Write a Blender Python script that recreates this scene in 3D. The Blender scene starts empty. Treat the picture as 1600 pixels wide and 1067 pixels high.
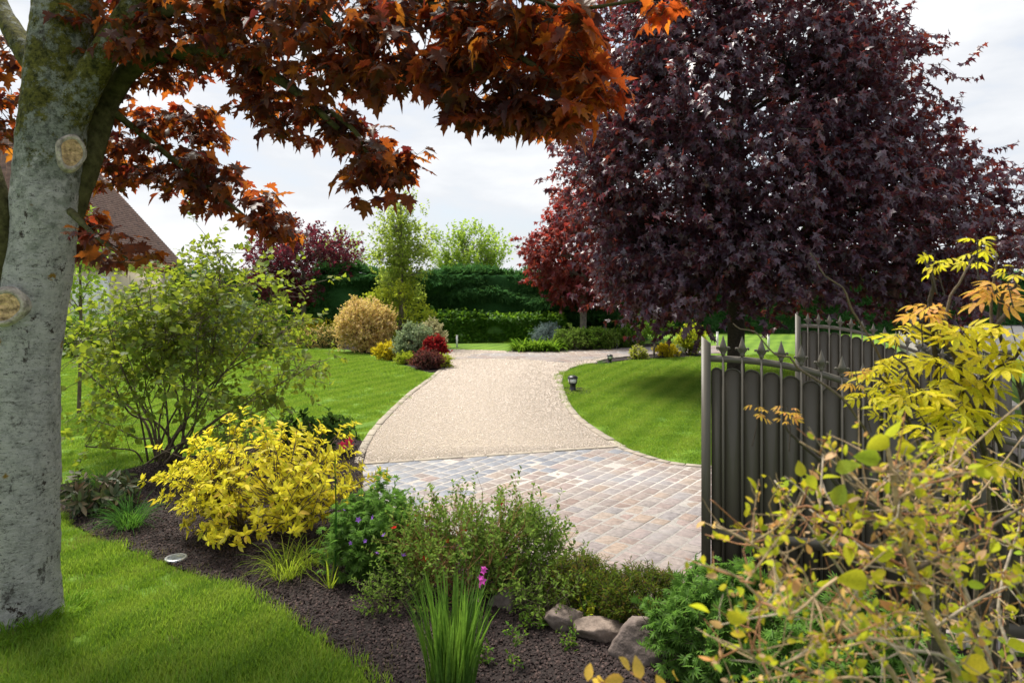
import bpy, math
import numpy as np
from mathutils import Vector, Matrix, geometry

sc = bpy.context.scene
rng = np.random.default_rng(11)
R_ = math.radians

# ------------------------------------------------------------------ camera
F, H, HY = 1100.0, 2.2, 447.0          # focal length in photo pixels, eye height, horizon row
cam_d = bpy.data.cameras.new('camera')
cam = bpy.data.objects.new('camera', cam_d)
sc.collection.objects.link(cam)
cam.location = (0, 0, H)
cam.rotation_euler = (math.pi / 2, 0, 0)
cam_d.sensor_width = 36.0
cam_d.lens = 36.0 * F / 1600.0
cam_d.shift_y = -(533.5 - HY) / 1600.0
cam_d.clip_start = 0.05
cam_d.clip_end = 3000
cam_d.dof.use_dof = True
cam_d.dof.focus_distance = 6.0
cam_d.dof.aperture_fstop = 3.6
sc.camera = cam

# ------------------------------------------------------------------ light
SUN_EL, SUN_AZ = R_(62), R_(-42)        # azimuth from +Y (away from camera) towards +X
world = bpy.data.worlds.new('World')
sc.world = world
world.use_nodes = True
nt = world.node_tree
nt.nodes.clear()
wo = nt.nodes.new('ShaderNodeOutputWorld')
bg = nt.nodes.new('ShaderNodeBackground')
bg.inputs['Strength'].default_value = 0.1
sky = nt.nodes.new('ShaderNodeTexSky')
sky.sky_type = 'NISHITA'
sky.sun_disc = False
sky.sun_elevation = SUN_EL
sky.sun_rotation = SUN_AZ
sky.air_density = 1.0
sky.dust_density = 2.0
tc = nt.nodes.new('ShaderNodeTexCoord')
mp = nt.nodes.new('ShaderNodeMapping')
mp.inputs['Scale'].default_value = (1.4, 1.4, 4.2)
nz = nt.nodes.new('ShaderNodeTexNoise')
nz.inputs['Scale'].default_value = 2.1
nz.inputs['Detail'].default_value = 7
nz.inputs['Roughness'].default_value = 0.55
nt.links.new(tc.outputs['Generated'], mp.inputs['Vector'])
nt.links.new(mp.outputs['Vector'], nz.inputs['Vector'])
rmp = nt.nodes.new('ShaderNodeValToRGB')          # cloud brightness
rmp.color_ramp.elements[0].position = 0.34
rmp.color_ramp.elements[0].color = (0.60, 0.64, 0.71, 1)
rmp.color_ramp.elements[1].position = 0.66
rmp.color_ramp.elements[1].color = (0.96, 0.965, 0.97, 1)
nt.links.new(nz.outputs['Fac'], rmp.inputs['Fac'])
gain = nt.nodes.new('ShaderNodeVectorMath')
gain.operation = 'SCALE'
gain.inputs['Scale'].default_value = 4.35
nt.links.new(rmp.outputs['Color'], gain.inputs[0])
cov = nt.nodes.new('ShaderNodeValToRGB')          # cloud cover
cov.color_ramp.elements[0].position = 0.26
cov.color_ramp.elements[0].color = (0.55, 0.55, 0.55, 1)
cov.color_ramp.elements[1].position = 0.5
cov.color_ramp.elements[1].color = (0.97, 0.97, 0.97, 1)
nt.links.new(nz.outputs['Fac'], cov.inputs['Fac'])
mx = nt.nodes.new('ShaderNodeMixRGB')
nt.links.new(cov.outputs['Color'], mx.inputs['Fac'])
nt.links.new(sky.outputs['Color'], mx.inputs['Color1'])
nt.links.new(gain.outputs['Vector'], mx.inputs['Color2'])
nt.links.new(mx.outputs['Color'], bg.inputs['Color'])
nt.links.new(bg.outputs['Background'], wo.inputs['Surface'])

sun_d = bpy.data.lights.new('sun', 'SUN')
sun_d.energy = 3.2
sun_d.angle = R_(18)
sun_d.color = (1.0, 0.94, 0.84)
sun = bpy.data.objects.new('sun', sun_d)
sc.collection.objects.link(sun)
sdir = Vector((math.sin(SUN_AZ) * math.cos(SUN_EL), math.cos(SUN_AZ) * math.cos(SUN_EL), math.sin(SUN_EL)))
sun.rotation_euler = (-sdir).to_track_quat('-Z', 'Y').to_euler()

sc.view_settings.view_transform = 'Standard'
sc.view_settings.look = 'None'
sc.view_settings.gamma = 1.0
sc.view_settings.exposure = 1.35
sc.cycles.use_denoising = True
sc.cycles.max_bounces = 8
sc.cycles.diffuse_bounces = 4
sc.cycles.glossy_bounces = 2
sc.cycles.transmission_bounces = 5
sc.cycles.transparent_max_bounces = 6
sc.cycles.sample_clamp_indirect = 6.0


# ------------------------------------------------------------------ helpers
def g(px, py):
    Z = H * F / (py - HY)
    return np.array([(px - 800) / F * Z, Z, 0.0])


def w(px, py, Z):
    return np.array([(px - 800) / F * Z, Z, H - (py - HY) / F * Z])


def unit(a):
    a = np.asarray(a, float)
    return a / np.maximum(np.linalg.norm(a, axis=-1, keepdims=True), 1e-9)


def rdir(n):
    return unit(rng.normal(size=(n, 3)))


def np_mesh(name, V, Fs, mat=None, smooth=False):
    me = bpy.data.meshes.new(name)
    V = np.ascontiguousarray(V, dtype=np.float32)
    Fs = [np.asarray(f, dtype=np.int32) for f in Fs if len(f)]
    me.vertices.add(len(V))
    me.vertices.foreach_set('co', V.ravel())
    loops = np.concatenate([f.ravel() for f in Fs])
    tot = np.concatenate([np.full(len(f), f.shape[1], dtype=np.int32) for f in Fs])
    start = np.concatenate([[0], np.cumsum(tot)[:-1]]).astype(np.int32)
    me.loops.add(len(loops))
    me.loops.foreach_set('vertex_index', loops)
    me.polygons.add(len(tot))
    me.polygons.foreach_set('loop_start', start)
    me.polygons.foreach_set('loop_total', tot)
    if smooth:
        me.polygons.foreach_set('use_smooth', np.ones(len(tot), dtype=bool))
    me.update(calc_edges=True)
    me.validate()
    if mat is not None:
        me.materials.append(mat)
    return me


def link(name, me, parent=None, loc=None, **props):
    o = bpy.data.objects.new(name, me)
    sc.collection.objects.link(o)
    if parent is not None:
        o.parent = parent
    if loc is not None:
        o.location = loc
    for k, v in props.items():
        o[k] = v
    return o


def thing(name, label, cat, base=(0, 0, 0), group=None):
    o = link(name, None, None, Vector([float(c) for c in base]), label=label, category=cat)
    o.empty_display_size = 0.1
    if group:
        o['group'] = group
    return o


def loc_of(o):
    p = np.zeros(3)
    while o is not None:
        p += np.array(o.location)
        o = o.parent
    return p


class Geo:
    def __init__(self):
        self.V, self.Q, self.T, self.n = [], [], [], 0

    def add(self, V, Fc):
        Fc = np.asarray(Fc, dtype=np.int64)
        (self.Q if Fc.shape[1] == 4 else self.T).append(Fc + self.n)
        self.V.append(np.asarray(V, float))
        self.n += len(V)
        return self

    def add2(self, V, Fl):
        for i, Fc in enumerate(Fl):
            Fc = np.asarray(Fc, dtype=np.int64)
            if len(Fc):
                (self.Q if Fc.shape[1] == 4 else self.T).append(Fc + self.n)
        self.V.append(np.asarray(V, float))
        self.n += len(V)
        return self

    def tube(self, pts, rad, sides=6, steps=4, cap=True):
        V, Fl = tube(pts, rad, sides, steps, cap)
        return self.add2(V, Fl)

    def box(self, lo, hi):
        V, Fc = boxgeo(lo, hi)
        return self.add(V, Fc)

    def mesh(self, name, mat, off=(0, 0, 0), smooth=False):
        Fs = []
        if self.Q:
            Fs.append(np.concatenate(self.Q))
        if self.T:
            Fs.append(np.concatenate(self.T))
        return np_mesh(name, np.concatenate(self.V) - np.asarray(off), Fs, mat, smooth)

    def build(self, name, mat, parent=None, smooth=False, **props):
        off = loc_of(parent) if parent is not None else np.zeros(3)
        return link(name, self.mesh(name, mat, off, smooth), parent, None, **props)


def boxgeo(lo, hi):
    x0, y0, z0 = lo
    x1, y1, z1 = hi
    V = np.array([[x0, y0, z0], [x1, y0, z0], [x1, y1, z0], [x0, y1, z0],
                  [x0, y0, z1], [x1, y0, z1], [x1, y1, z1], [x0, y1, z1]], float)
    Fc = np.array([[0, 3, 2, 1], [4, 5, 6, 7], [0, 1, 5, 4], [1, 2, 6, 5], [2, 3, 7, 6], [3, 0, 4, 7]])
    return V, Fc


def catmull(P, steps):
    P = np.asarray(P, float)
    if len(P) < 3 or steps <= 1:
        return P
    E = np.vstack([2 * P[0] - P[1], P, 2 * P[-1] - P[-2]])
    out = []
    for i in range(len(P) - 1):
        a, b, c, d = E[i:i + 4]
        for s in range(steps):
            t = s / steps
            out.append(0.5 * (2 * b + (c - a) * t + (2 * a - 5 * b + 4 * c - d) * t * t + (3 * b - a - 3 * c + d) * t ** 3))
    out.append(P[-1])
    return np.array(out)


def tube(pts, rad, sides=6, steps=4, cap=True):
    P = np.asarray(pts, float)
    rad = np.asarray(rad, float)
    if rad.ndim == 0 or len(rad) != len(P):
        r0, r1 = (rad, rad) if rad.ndim == 0 else (rad[0], rad[-1])
        rad = np.linspace(r0, r1, len(P))
    D = np.column_stack([P, rad])
    D = catmull(D, steps)
    P, rad = D[:, :3], D[:, 3]
    T = unit(np.gradient(P, axis=0))
    ref = np.array([0.31, 0.17, 0.93]) if abs(T[0, 2]) < 0.8 else np.array([0.97, 0.2, 0.1])
    a = unit(np.cross(T, ref))
    b = np.cross(T, a)
    th = np.arange(sides) * 2 * math.pi / sides
    V = P[:, None, :] + rad[:, None, None] * (np.cos(th)[None, :, None] * a[:, None, :] + np.sin(th)[None, :, None] * b[:, None, :])
    m = len(P)
    V = V.reshape(-1, 3)
    i = np.arange(m - 1)[:, None] * sides
    j = np.arange(sides)[None, :]
    j2 = (j + 1) % sides
    Q = np.stack([i + j, i + j2, i + sides + j2, i + sides + j], -1).reshape(-1, 4)
    Fl = [Q]
    if cap:
        V = np.vstack([V, P[0], P[-1]])
        n0 = m * sides
        jj = np.arange(sides)
        jn = (jj + 1) % sides
        Fl.append(np.concatenate([np.stack([np.full(sides, n0), jn, jj], -1),
                                  np.stack([np.full(sides, n0 + 1), (m - 1) * sides + jj, (m - 1) * sides + jn], -1)]))
    return V, Fl


def many_tubes(A, B, r0, r1, sag=0.0, sides=3):
    """straight-ish twigs from A to B, two segments each, all in one array"""
    n = len(A)
    M = (A + B) / 2 + rng.normal(size=(n, 3)) * np.linalg.norm(B - A, axis=1, keepdims=True) * 0.06
    M[:, 2] -= sag * np.linalg.norm(B - A, axis=1)
    T = unit(B - A)
    ref = np.tile([0.31, 0.17, 0.93], (n, 1))
    a = unit(np.cross(T, ref))
    b = np.cross(T, a)
    th = np.arange(sides) * 2 * math.pi / sides
    ring = np.cos(th)[None, :, None] * a[:, None, :] + np.sin(th)[None, :, None] * b[:, None, :]
    r0 = np.broadcast_to(np.asarray(r0, float), (n,))[:, None, None]
    r1 = np.broadcast_to(np.asarray(r1, float), (n,))[:, None, None]
    V = np.concatenate([A[:, None] + ring * r0, M[:, None] + ring * (r0 + r1) / 2, B[:, None] + ring * r1], 1)
    base = (np.arange(n) * 3 * sides)[:, None, None]
    j = np.arange(sides)
    jn = (j + 1) % sides
    q = np.concatenate([np.stack([k * sides + j, k * sides + jn, (k + 1) * sides + jn, (k + 1) * sides + j], -1) for k in (0, 1)])
    return V.reshape(-1, 3), (base + q[None]).reshape(-1, 4)


def in_poly(P, poly):
    x, y = P[:, 0], P[:, 1]
    ins = np.zeros(len(P), bool)
    n = len(poly)
    for i in range(n):
        x0, y0 = poly[i][:2]
        x1, y1 = poly[(i + 1) % n][:2]
        c = ((y0 > y) != (y1 > y))
        with np.errstate(divide='ignore', invalid='ignore'):
            xi = (x1 - x0) * (y - y0) / (y1 - y0) + x0
        ins ^= c & (x < xi)
    return ins


def sheet(name, poly, z, mat, depth=0.02, **props):
    P = [Vector((float(p[0]), float(p[1]), 0)) for p in poly]
    tri = geometry.tessellate_polygon([P])
    n = len(P)
    V = np.array([[p.x, p.y, z] for p in P] + [[p.x, p.y, z - depth] for p in P])
    T = []
    for a, b, c in tri:
        cr = (V[b] - V[a])[0] * (V[c] - V[a])[1] - (V[b] - V[a])[1] * (V[c] - V[a])[0]
        T.append((a, b, c) if cr > 0 else (a, c, b))
    i = np.arange(n)
    S = np.stack([i, (i + 1) % n, (i + 1) % n + n, i + n], -1)
    return link(name, np_mesh(name, V, [np.array(T), S], mat), **props)


def noise3(P, seed=0, octaves=3):
    """cheap smooth pseudo-noise from sums of sines, about -1..1"""
    r = np.random.default_rng(seed)
    out = np.zeros(len(P))
    amp, fr, tot = 1.0, 1.0, 0.0
    for _ in range(octaves):
        for _ in range(3):
            k = r.normal(size=3) * fr
            out += amp * np.sin(P @ k + r.uniform(0, 6.28))
        tot += amp * 1.7
        amp *= 0.55
        fr *= 2.1
    return out / tot


# ------------------------------------------------------------------ materials
def new_mat(name):
    m = bpy.data.materials.new(name)
    m.use_nodes = True
    t = m.node_tree
    t.nodes.clear()
    out = t.nodes.new('ShaderNodeOutputMaterial')
    return m, t, out


def nd(t, typ, **kw):
    n = t.nodes.new(typ)
    for k, v in kw.items():
        if k in n.inputs.keys():
            n.inputs[k].default_value = v
        else:
            setattr(n, k, v)
    return n


def ramp(t, fac, stops, interp='LINEAR'):
    r = t.nodes.new('ShaderNodeValToRGB')
    r.color_ramp.interpolation = interp
    e = r.color_ramp.elements
    if len(stops) == 1:
        stops = [(0.0, stops[0][1]), (1.0, stops[0][1])]
    while len(e) < len(stops):
        e.new(0.5)
    for k, (p, c) in enumerate(stops):
        e[k].position = p
        e[k].color = (*c, 1)
    t.links.new(fac, r.inputs['Fac'])
    return r.outputs['Color']


def rand_out(t):
    geo = nd(t, 'ShaderNodeNewGeometry')
    oi = nd(t, 'ShaderNodeObjectInfo')
    a = nd(t, 'ShaderNodeMath', operation='ADD')
    t.links.new(geo.outputs['Random Per Island'], a.inputs[0])
    t.links.new(oi.outputs['Random'], a.inputs[1])
    f = nd(t, 'ShaderNodeMath', operation='FRACT')
    t.links.new(a.outputs[0], f.inputs[0])
    return f.outputs[0]


def bump(t, height, strength, dist=0.02):
    b = nd(t, 'ShaderNodeBump')
    b.inputs['Strength'].default_value = strength
    b.inputs['Distance'].default_value = dist
    t.links.new(height, b.inputs['Height'])
    return b.outputs['Normal']


def leaf_mat(name, cols, trans, tfac=0.4, rough=0.48, spec=0.0, patch=0.0):
    m, t, out = new_mat(name)
    r = rand_out(t)
    n = len(cols)
    c = ramp(t, r, [(i / max(n - 1, 1), col) for i, col in enumerate(cols)])
    r2 = nd(t, 'ShaderNodeMath', operation='MULTIPLY')
    r2.inputs[1].default_value = 7.31
    t.links.new(r, r2.inputs[0])
    r3 = nd(t, 'ShaderNodeMath', operation='FRACT')
    t.links.new(r2.outputs[0], r3.inputs[0])
    k = len(trans)
    ct = ramp(t, r3.outputs[0], [(i / max(k - 1, 1), col) for i, col in enumerate(trans)])
    if spec > 0.12:
        p = nd(t, 'ShaderNodeBsdfPrincipled', Roughness=rough)
        p.inputs['Specular IOR Level'].default_value = spec
    else:
        p = nd(t, 'ShaderNodeBsdfDiffuse')
    # faint blade mottling
    tcn = nd(t, 'ShaderNodeTexCoord')
    n1 = nd(t, 'ShaderNodeTexNoise', Scale=23.0, Detail=3.0)
    t.links.new(tcn.outputs['Object'], n1.inputs['Vector'])
    v = ramp(t, n1.outputs['Fac'], [(0.3, (0.72,) * 3), (0.7, (1.2,) * 3)])
    mu = nd(t, 'ShaderNodeMixRGB', blend_type='MULTIPLY', Fac=1.0)
    t.links.new(c, mu.inputs['Color1'])
    t.links.new(v, mu.inputs['Color2'])
    t.links.new(mu.outputs['Color'], p.inputs[0])
    tr = nd(t, 'ShaderNodeBsdfTranslucent')
    mt = nd(t, 'ShaderNodeMixRGB', blend_type='MULTIPLY', Fac=1.0)
    t.links.new(ct, mt.inputs['Color1'])
    t.links.new(v, mt.inputs['Color2'])
    t.links.new(mt.outputs['Color'], tr.inputs['Color'])
    mix = nd(t, 'ShaderNodeMixShader', Fac=tfac)
    t.links.new(p.outputs[0], mix.inputs[1])
    t.links.new(tr.outputs[0], mix.inputs[2])
    t.links.new(mix.outputs[0], out.inputs['Surface'])
    return m


def plain_mat(name, col, rough=0.6, spec=0.4, var=0.15, scale=8.0, bmp=0.0, metal=0.0, bscale=60.0):
    m, t, out = new_mat(name)
    p = nd(t, 'ShaderNodeBsdfPrincipled', Roughness=rough, Metallic=metal)
    p.inputs['Specular IOR Level'].default_value = spec
    tcn = nd(t, 'ShaderNodeTexCoord')
    n1 = nd(t, 'ShaderNodeTexNoise', Scale=scale, Detail=5.0, Roughness=0.6)
    t.links.new(tcn.outputs['Object'], n1.inputs['Vector'])
    lo = tuple(max(0, c * (1 - var)) for c in col)
    hi = tuple(min(1, c * (1 + var)) for c in col)
    c = ramp(t, n1.outputs['Fac'], [(0.3, lo), (0.7, hi)])
    t.links.new(c, p.inputs['Base Color'])
    if bmp > 0:
        n2 = nd(t, 'ShaderNodeTexNoise', Scale=bscale, Detail=5.0)
        t.links.new(tcn.outputs['Object'], n2.inputs['Vector'])
        t.links.new(bump(t, n2.outputs['Fac'], bmp), p.inputs['Normal'])
    t.links.new(p.outputs[0], out.inputs['Surface'])
    return m


def rand_mat(name, cols, rough=0.8, bmp=0.4, bscale=90.0, spec=0.3, patch=None, pscale=1.0, stain=0.25):
    """colour per piece from a ramp, with grain and an optional large patch tint in world space"""
    m, t, out = new_mat(name)
    p = nd(t, 'ShaderNodeBsdfPrincipled', Roughness=rough)
    p.inputs['Specular IOR Level'].default_value = spec
    n = len(cols)
    c = ramp(t, rand_out(t), [(i / max(n - 1, 1), col) for i, col in enumerate(cols)])
    geo = nd(t, 'ShaderNodeNewGeometry')
    n1 = nd(t, 'ShaderNodeTexNoise', Scale=bscale * 0.3, Detail=6.0, Roughness=0.65)
    t.links.new(geo.outputs['Position'], n1.inputs['Vector'])
    v = ramp(t, n1.outputs['Fac'], [(0.28, (1 - stain,) * 3), (0.72, (1 + stain,) * 3)])
    mu = nd(t, 'ShaderNodeMixRGB', blend_type='MULTIPLY', Fac=1.0)
    t.links.new(c, mu.inputs['Color1'])
    t.links.new(v, mu.inputs['Color2'])
    col = mu.outputs['Color']
    if patch is not None:
        n3 = nd(t, 'ShaderNodeTexNoise', Scale=pscale, Detail=3.0)
        t.links.new(geo.outputs['Position'], n3.inputs['Vector'])
        f = ramp(t, n3.outputs['Fac'], [(0.48, (0, 0, 0)), (0.66, (0.6,) * 3)])
        mm = nd(t, 'ShaderNodeMixRGB')
        t.links.new(f, mm.inputs['Fac'])
        t.links.new(col, mm.inputs['Color1'])
        mm.inputs['Color2'].default_value = (*patch, 1)
        col = mm.outputs['Color']
    t.links.new(col, p.inputs['Base Color'])
    n2 = nd(t, 'ShaderNodeTexNoise', Scale=bscale, Detail=5.0)
    t.links.new(geo.outputs['Position'], n2.inputs['Vector'])
    t.links.new(bump(t, n2.outputs['Fac'], bmp, 0.008), p.inputs['Normal'])
    t.links.new(p.outputs[0], out.inputs['Surface'])
    return m


def lawn_mat(name, lo, hi):
    m, t, out = new_mat(name)
    p = nd(t, 'ShaderNodeBsdfPrincipled', Roughness=0.85)
    p.inputs['Specular IOR Level'].default_value = 0.15
    geo = nd(t, 'ShaderNodeNewGeometry')
    n1 = nd(t, 'ShaderNodeTexNoise', Scale=0.9, Detail=6.0, Roughness=0.6)
    t.links.new(geo.outputs['Position'], n1.inputs['Vector'])
    mpn = nd(t, 'ShaderNodeMapping')
    mpn.inputs['Rotation'].default_value = (0, 0, R_(24))
    t.links.new(geo.outputs['Position'], mpn.inputs['Vector'])
    wv = nd(t, 'ShaderNodeTexWave', Scale=0.62, Distortion=1.2, Detail=1.0)
    t.links.new(mpn.outputs['Vector'], wv.inputs['Vector'])
    add = nd(t, 'ShaderNodeMath', operation='MULTIPLY_ADD')
    t.links.new(wv.outputs['Fac'], add.inputs[0])
    add.inputs[1].default_value = 0.22
    t.links.new(n1.outputs['Fac'], add.inputs[2])
    c = ramp(t, add.outputs[0], [(0.35, lo), (0.85, hi)])
    t.links.new(c, p.inputs['Base Color'])
    n2 = nd(t, 'ShaderNodeTexNoise', Scale=60.0, Detail=4.0)
    t.links.new(geo.outputs['Position'], n2.inputs['Vector'])
    t.links.new(bump(t, n2.outputs['Fac'], 0.8, 0.03), p.inputs['Normal'])
    t.links.new(p.outputs[0], out.inputs['Surface'])
    return m


def blade_mat(name, cols, tips, tfac=0.35):
    """grass blades: colour per tuft plus world-space patches of yellower growth and mowing bands"""
    m, t, out = new_mat(name)
    geo = nd(t, 'ShaderNodeNewGeometry')
    n1 = nd(t, 'ShaderNodeTexNoise', Scale=1.3, Detail=5.0, Roughness=0.6)
    t.links.new(geo.outputs['Position'], n1.inputs['Vector'])
    mpn = nd(t, 'ShaderNodeMapping')
    mpn.inputs['Rotation'].default_value = (0, 0, R_(24))
    t.links.new(geo.outputs['Position'], mpn.inputs['Vector'])
    wv = nd(t, 'ShaderNodeTexWave', Scale=0.62, Distortion=1.2, Detail=1.0)
    t.links.new(mpn.outputs['Vector'], wv.inputs['Vector'])
    r = rand_out(t)
    a = nd(t, 'ShaderNodeMath', operation='MULTIPLY_ADD')
    t.links.new(r, a.inputs[0])
    a.inputs[1].default_value = 0.5
    t.links.new(n1.outputs['Fac'], a.inputs[2])
    a2 = nd(t, 'ShaderNodeMath', operation='MULTIPLY_ADD')
    t.links.new(wv.outputs['Fac'], a2.inputs[0])
    a2.inputs[1].default_value = 0.30
    t.links.new(a.outputs[0], a2.inputs[2])
    c = ramp(t, a2.outputs[0], [(0.35 + 0.75 * i / (len(cols) - 1), cc) for i, cc in enumerate(cols)])
    p = nd(t, 'ShaderNodeBsdfPrincipled', Roughness=0.5)
    p.inputs['Specular IOR Level'].default_value = 0.25
    t.links.new(c, p.inputs['Base Color'])
    tr = nd(t, 'ShaderNodeBsdfTranslucent')
    mt = nd(t, 'ShaderNodeMixRGB', blend_type='MIX', Fac=0.5)
    t.links.new(c, mt.inputs['Color1'])
    mt.inputs['Color2'].default_value = (*tips, 1)
    t.links.new(mt.outputs['Color'], tr.inputs['Color'])
    mix = nd(t, 'ShaderNodeMixShader', Fac=tfac)
    t.links.new(p.outputs[0], mix.inputs[1])
    t.links.new(tr.outputs[0], mix.inputs[2])
    t.links.new(mix.outputs[0], out.inputs['Surface'])
    return m


def bark_maple():
    m, t, out = new_mat('maple_bark')
    p = nd(t, 'ShaderNodeBsdfPrincipled', Roughness=0.9)
    p.inputs['Specular IOR Level'].default_value = 0.2
    geo = nd(t, 'ShaderNodeNewGeometry')
    pos = geo.outputs['Position']
    sep = nd(t, 'ShaderNodeSeparateXYZ')
    t.links.new(pos, sep.inputs[0])

    def noise(scale, detail=5.0, rough=0.6, sc3=None, off=0.0):
        mpn = nd(t, 'ShaderNodeMapping')
        mpn.inputs['Location'].default_value = (off, off * 1.7, off * 0.3)
        if sc3:
            mpn.inputs['Scale'].default_value = sc3
        t.links.new(pos, mpn.inputs['Vector'])
        n = nd(t, 'ShaderNodeTexNoise', Scale=scale, Detail=detail, Roughness=rough)
        t.links.new(mpn.outputs[0], n.inputs['Vector'])
        return n.outputs['Fac']

    def mix(fac, c1, c2):
        n = nd(t, 'ShaderNodeMixRGB')
        t.links.new(fac, n.inputs['Fac'])
        for s, c in (('Color1', c1), ('Color2', c2)):
            if isinstance(c, tuple):
                n.inputs[s].default_value = (*c, 1)
            else:
                t.links.new(c, n.inputs[s])
        return n.outputs['Color']
    c = ramp(t, noise(11.0, 9, 0.82), [(0.35, (0.30, 0.30, 0.28)), (0.44, (0.60, 0.60, 0.575)), (0.55, (0.83, 0.82, 0.79))])
    speck = ramp(t, noise(21.0, 8, 0.85, (1, 1, 2.4)), [(0.40, (1, 1, 1)), (0.455, (0, 0, 0))])
    c = mix(speck, c, (0.12, 0.115, 0.10))
    crack = ramp(t, noise(9.0, 8, 0.8, (1, 1, 0.45), 6.6), [(0.365, (0.85, 0.85, 0.85)), (0.41, (0, 0, 0))])
    c = mix(crack, c, (0.10, 0.09, 0.078))
    blot = ramp(t, noise(7.0, 9, 0.8, (1, 1, 0.8), 21.0), [(0.60, (0, 0, 0)), (0.625, (1, 1, 1))])
    c = mix(blot, c, (0.085, 0.066, 0.055))
    # upper trunk: grey-green crustose lichen grows over more of the bark
    hz = nd(t, 'ShaderNodeMapRange')
    hz.inputs['From Min'].default_value = 2.1
    hz.inputs['From Max'].default_value = 3.4
    hz.inputs['To Min'].default_value = -0.16
    hz.inputs['To Max'].default_value = 0.22
    t.links.new(sep.outputs['Z'], hz.inputs['Value'])
    ad = nd(t, 'ShaderNodeMath', operation='ADD')
    t.links.new(noise(7.0, 9, 0.8, off=3.1), ad.inputs[0])
    t.links.new(hz.outputs[0], ad.inputs[1])
    lich = ramp(t, ad.outputs[0], [(0.5, (0, 0, 0)), (0.62, (1, 1, 1))])
    lc = ramp(t, noise(22.0, 7, 0.8, off=9.0), [(0.40, (0.12, 0.135, 0.105)), (0.56, (0.46, 0.49, 0.42))])
    c = mix(lich, c, lc)
    ad2 = nd(t, 'ShaderNodeMath', operation='ADD')
    t.links.new(noise(6.0, 9, 0.8, off=7.7), ad2.inputs[0])
    t.links.new(hz.outputs[0], ad2.inputs[1])
    moss = ramp(t, ad2.outputs[0], [(0.66, (0, 0, 0)), (0.72, (1, 1, 1))])
    mc = ramp(t, noise(25.0, 7, 0.8, off=2.0), [(0.40, (0.035, 0.04, 0.008)), (0.6, (0.26, 0.245, 0.045))])
    c = mix(moss, c, mc)
    dark = ramp(t, noise(3.2, 6, 0.7, off=14.0), [(0.62, (0, 0, 0)), (0.68, (1, 1, 1))])
    c = mix(dark, c, (0.07, 0.055, 0.05))
    # orange lichen rosettes
    vor = nd(t, 'ShaderNodeTexVoronoi', Scale=5.0)
    t.links.new(pos, vor.inputs['Vector'])
    dots = ramp(t, vor.outputs['Distance'], [(0.10, (1, 1, 1)), (0.15, (0, 0, 0))])
    sel = nd(t, 'ShaderNodeSeparateColor')
    t.links.new(vor.outputs['Color'], sel.inputs[0])
    gt = nd(t, 'ShaderNodeMath', operation='GREATER_THAN')
    t.links.new(sel.outputs[0], gt.inputs[0])
    gt.inputs[1].default_value = 0.55
    mdot = nd(t, 'ShaderNodeMath', operation='MULTIPLY')
    t.links.new(dots, mdot.inputs[0])
    t.links.new(gt.outputs[0], mdot.inputs[1])
    brk = nd(t, 'ShaderNodeMath', operation='MULTIPLY')
    t.links.new(mdot.outputs[0], brk.inputs[0])
    t.links.new(ramp(t, noise(50.0, 3), [(0.42, (0, 0, 0)), (0.5, (1, 1, 1))]), brk.inputs[1])
    c = mix(brk.outputs[0], c, (0.42, 0.25, 0.045))
    t.links.new(c, p.inputs['Base Color'])
    b = bump(t, noise(24.0, 9, 0.8, (1, 1, 2.0)), 1.0, 0.12)
    t.links.new(b, p.inputs['Normal'])
    t.links.new(p.outputs[0], out.inputs['Surface'])
    return m


M = {}
M['bark_maple'] = bark_maple()
M['bark_moss'] = plain_mat('mossy_bark', (0.06, 0.058, 0.022), 0.95, 0.1, 0.7, 14, 0.7, bscale=45)
M['bark_dark'] = plain_mat('dark_bark', (0.055, 0.045, 0.036), 0.9, 0.2, 0.4, 20, 0.5)
M['bark_grey'] = plain_mat('grey_bark', (0.20, 0.175, 0.145), 0.9, 0.2, 0.4, 12, 0.5)
M['bark_mid'] = plain_mat('brown_bark', (0.11, 0.085, 0.06), 0.9, 0.2, 0.35, 25, 0.4)
M['twig_pale'] = plain_mat('pale_twig', (0.33, 0.24, 0.14), 0.8, 0.25, 0.45, 30, 0.3)
M['twig_grey'] = plain_mat('grey_twig', (0.30, 0.25, 0.19), 0.85, 0.2, 0.4, 30, 0.3)
M['twig_red'] = plain_mat('reddish_twig', (0.26, 0.12, 0.055), 0.7, 0.3, 0.4, 30, 0.2)
M['wood_cut'] = plain_mat('cut_wood', (0.42, 0.29, 0.15), 0.85, 0.2, 0.8, 30, 1.0, bscale=45)
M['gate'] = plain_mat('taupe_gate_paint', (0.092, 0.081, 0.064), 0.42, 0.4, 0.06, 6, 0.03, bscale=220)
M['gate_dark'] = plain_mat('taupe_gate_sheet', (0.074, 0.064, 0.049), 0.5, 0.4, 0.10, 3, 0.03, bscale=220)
M['black_metal'] = plain_mat('black_metal', (0.018, 0.018, 0.02), 0.4, 0.5, 0.15)
M['steel'] = plain_mat('brushed_steel', (0.42, 0.43, 0.44), 0.35, 0.5, 0.1, metal=0.7)
M['lamp_glass'] = plain_mat('frosted_lamp_glass', (0.72, 0.74, 0.74), 0.25, 0.6, 0.05)
M['lens'] = plain_mat('lamp_lens', (0.16, 0.18, 0.19), 0.08, 0.8, 0.3, 30)
M['render_wall'] = plain_mat('cream_render', (0.66, 0.58, 0.44), 0.9, 0.2, 0.06, 3, 0.15, bscale=80)
M['white_paint'] = plain_mat('white_paint', (0.74, 0.74, 0.72), 0.6, 0.3, 0.04)
M['terracotta'] = plain_mat('terracotta_cornice', (0.42, 0.21, 0.12), 0.85, 0.2, 0.2, 5, 0.2)
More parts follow.
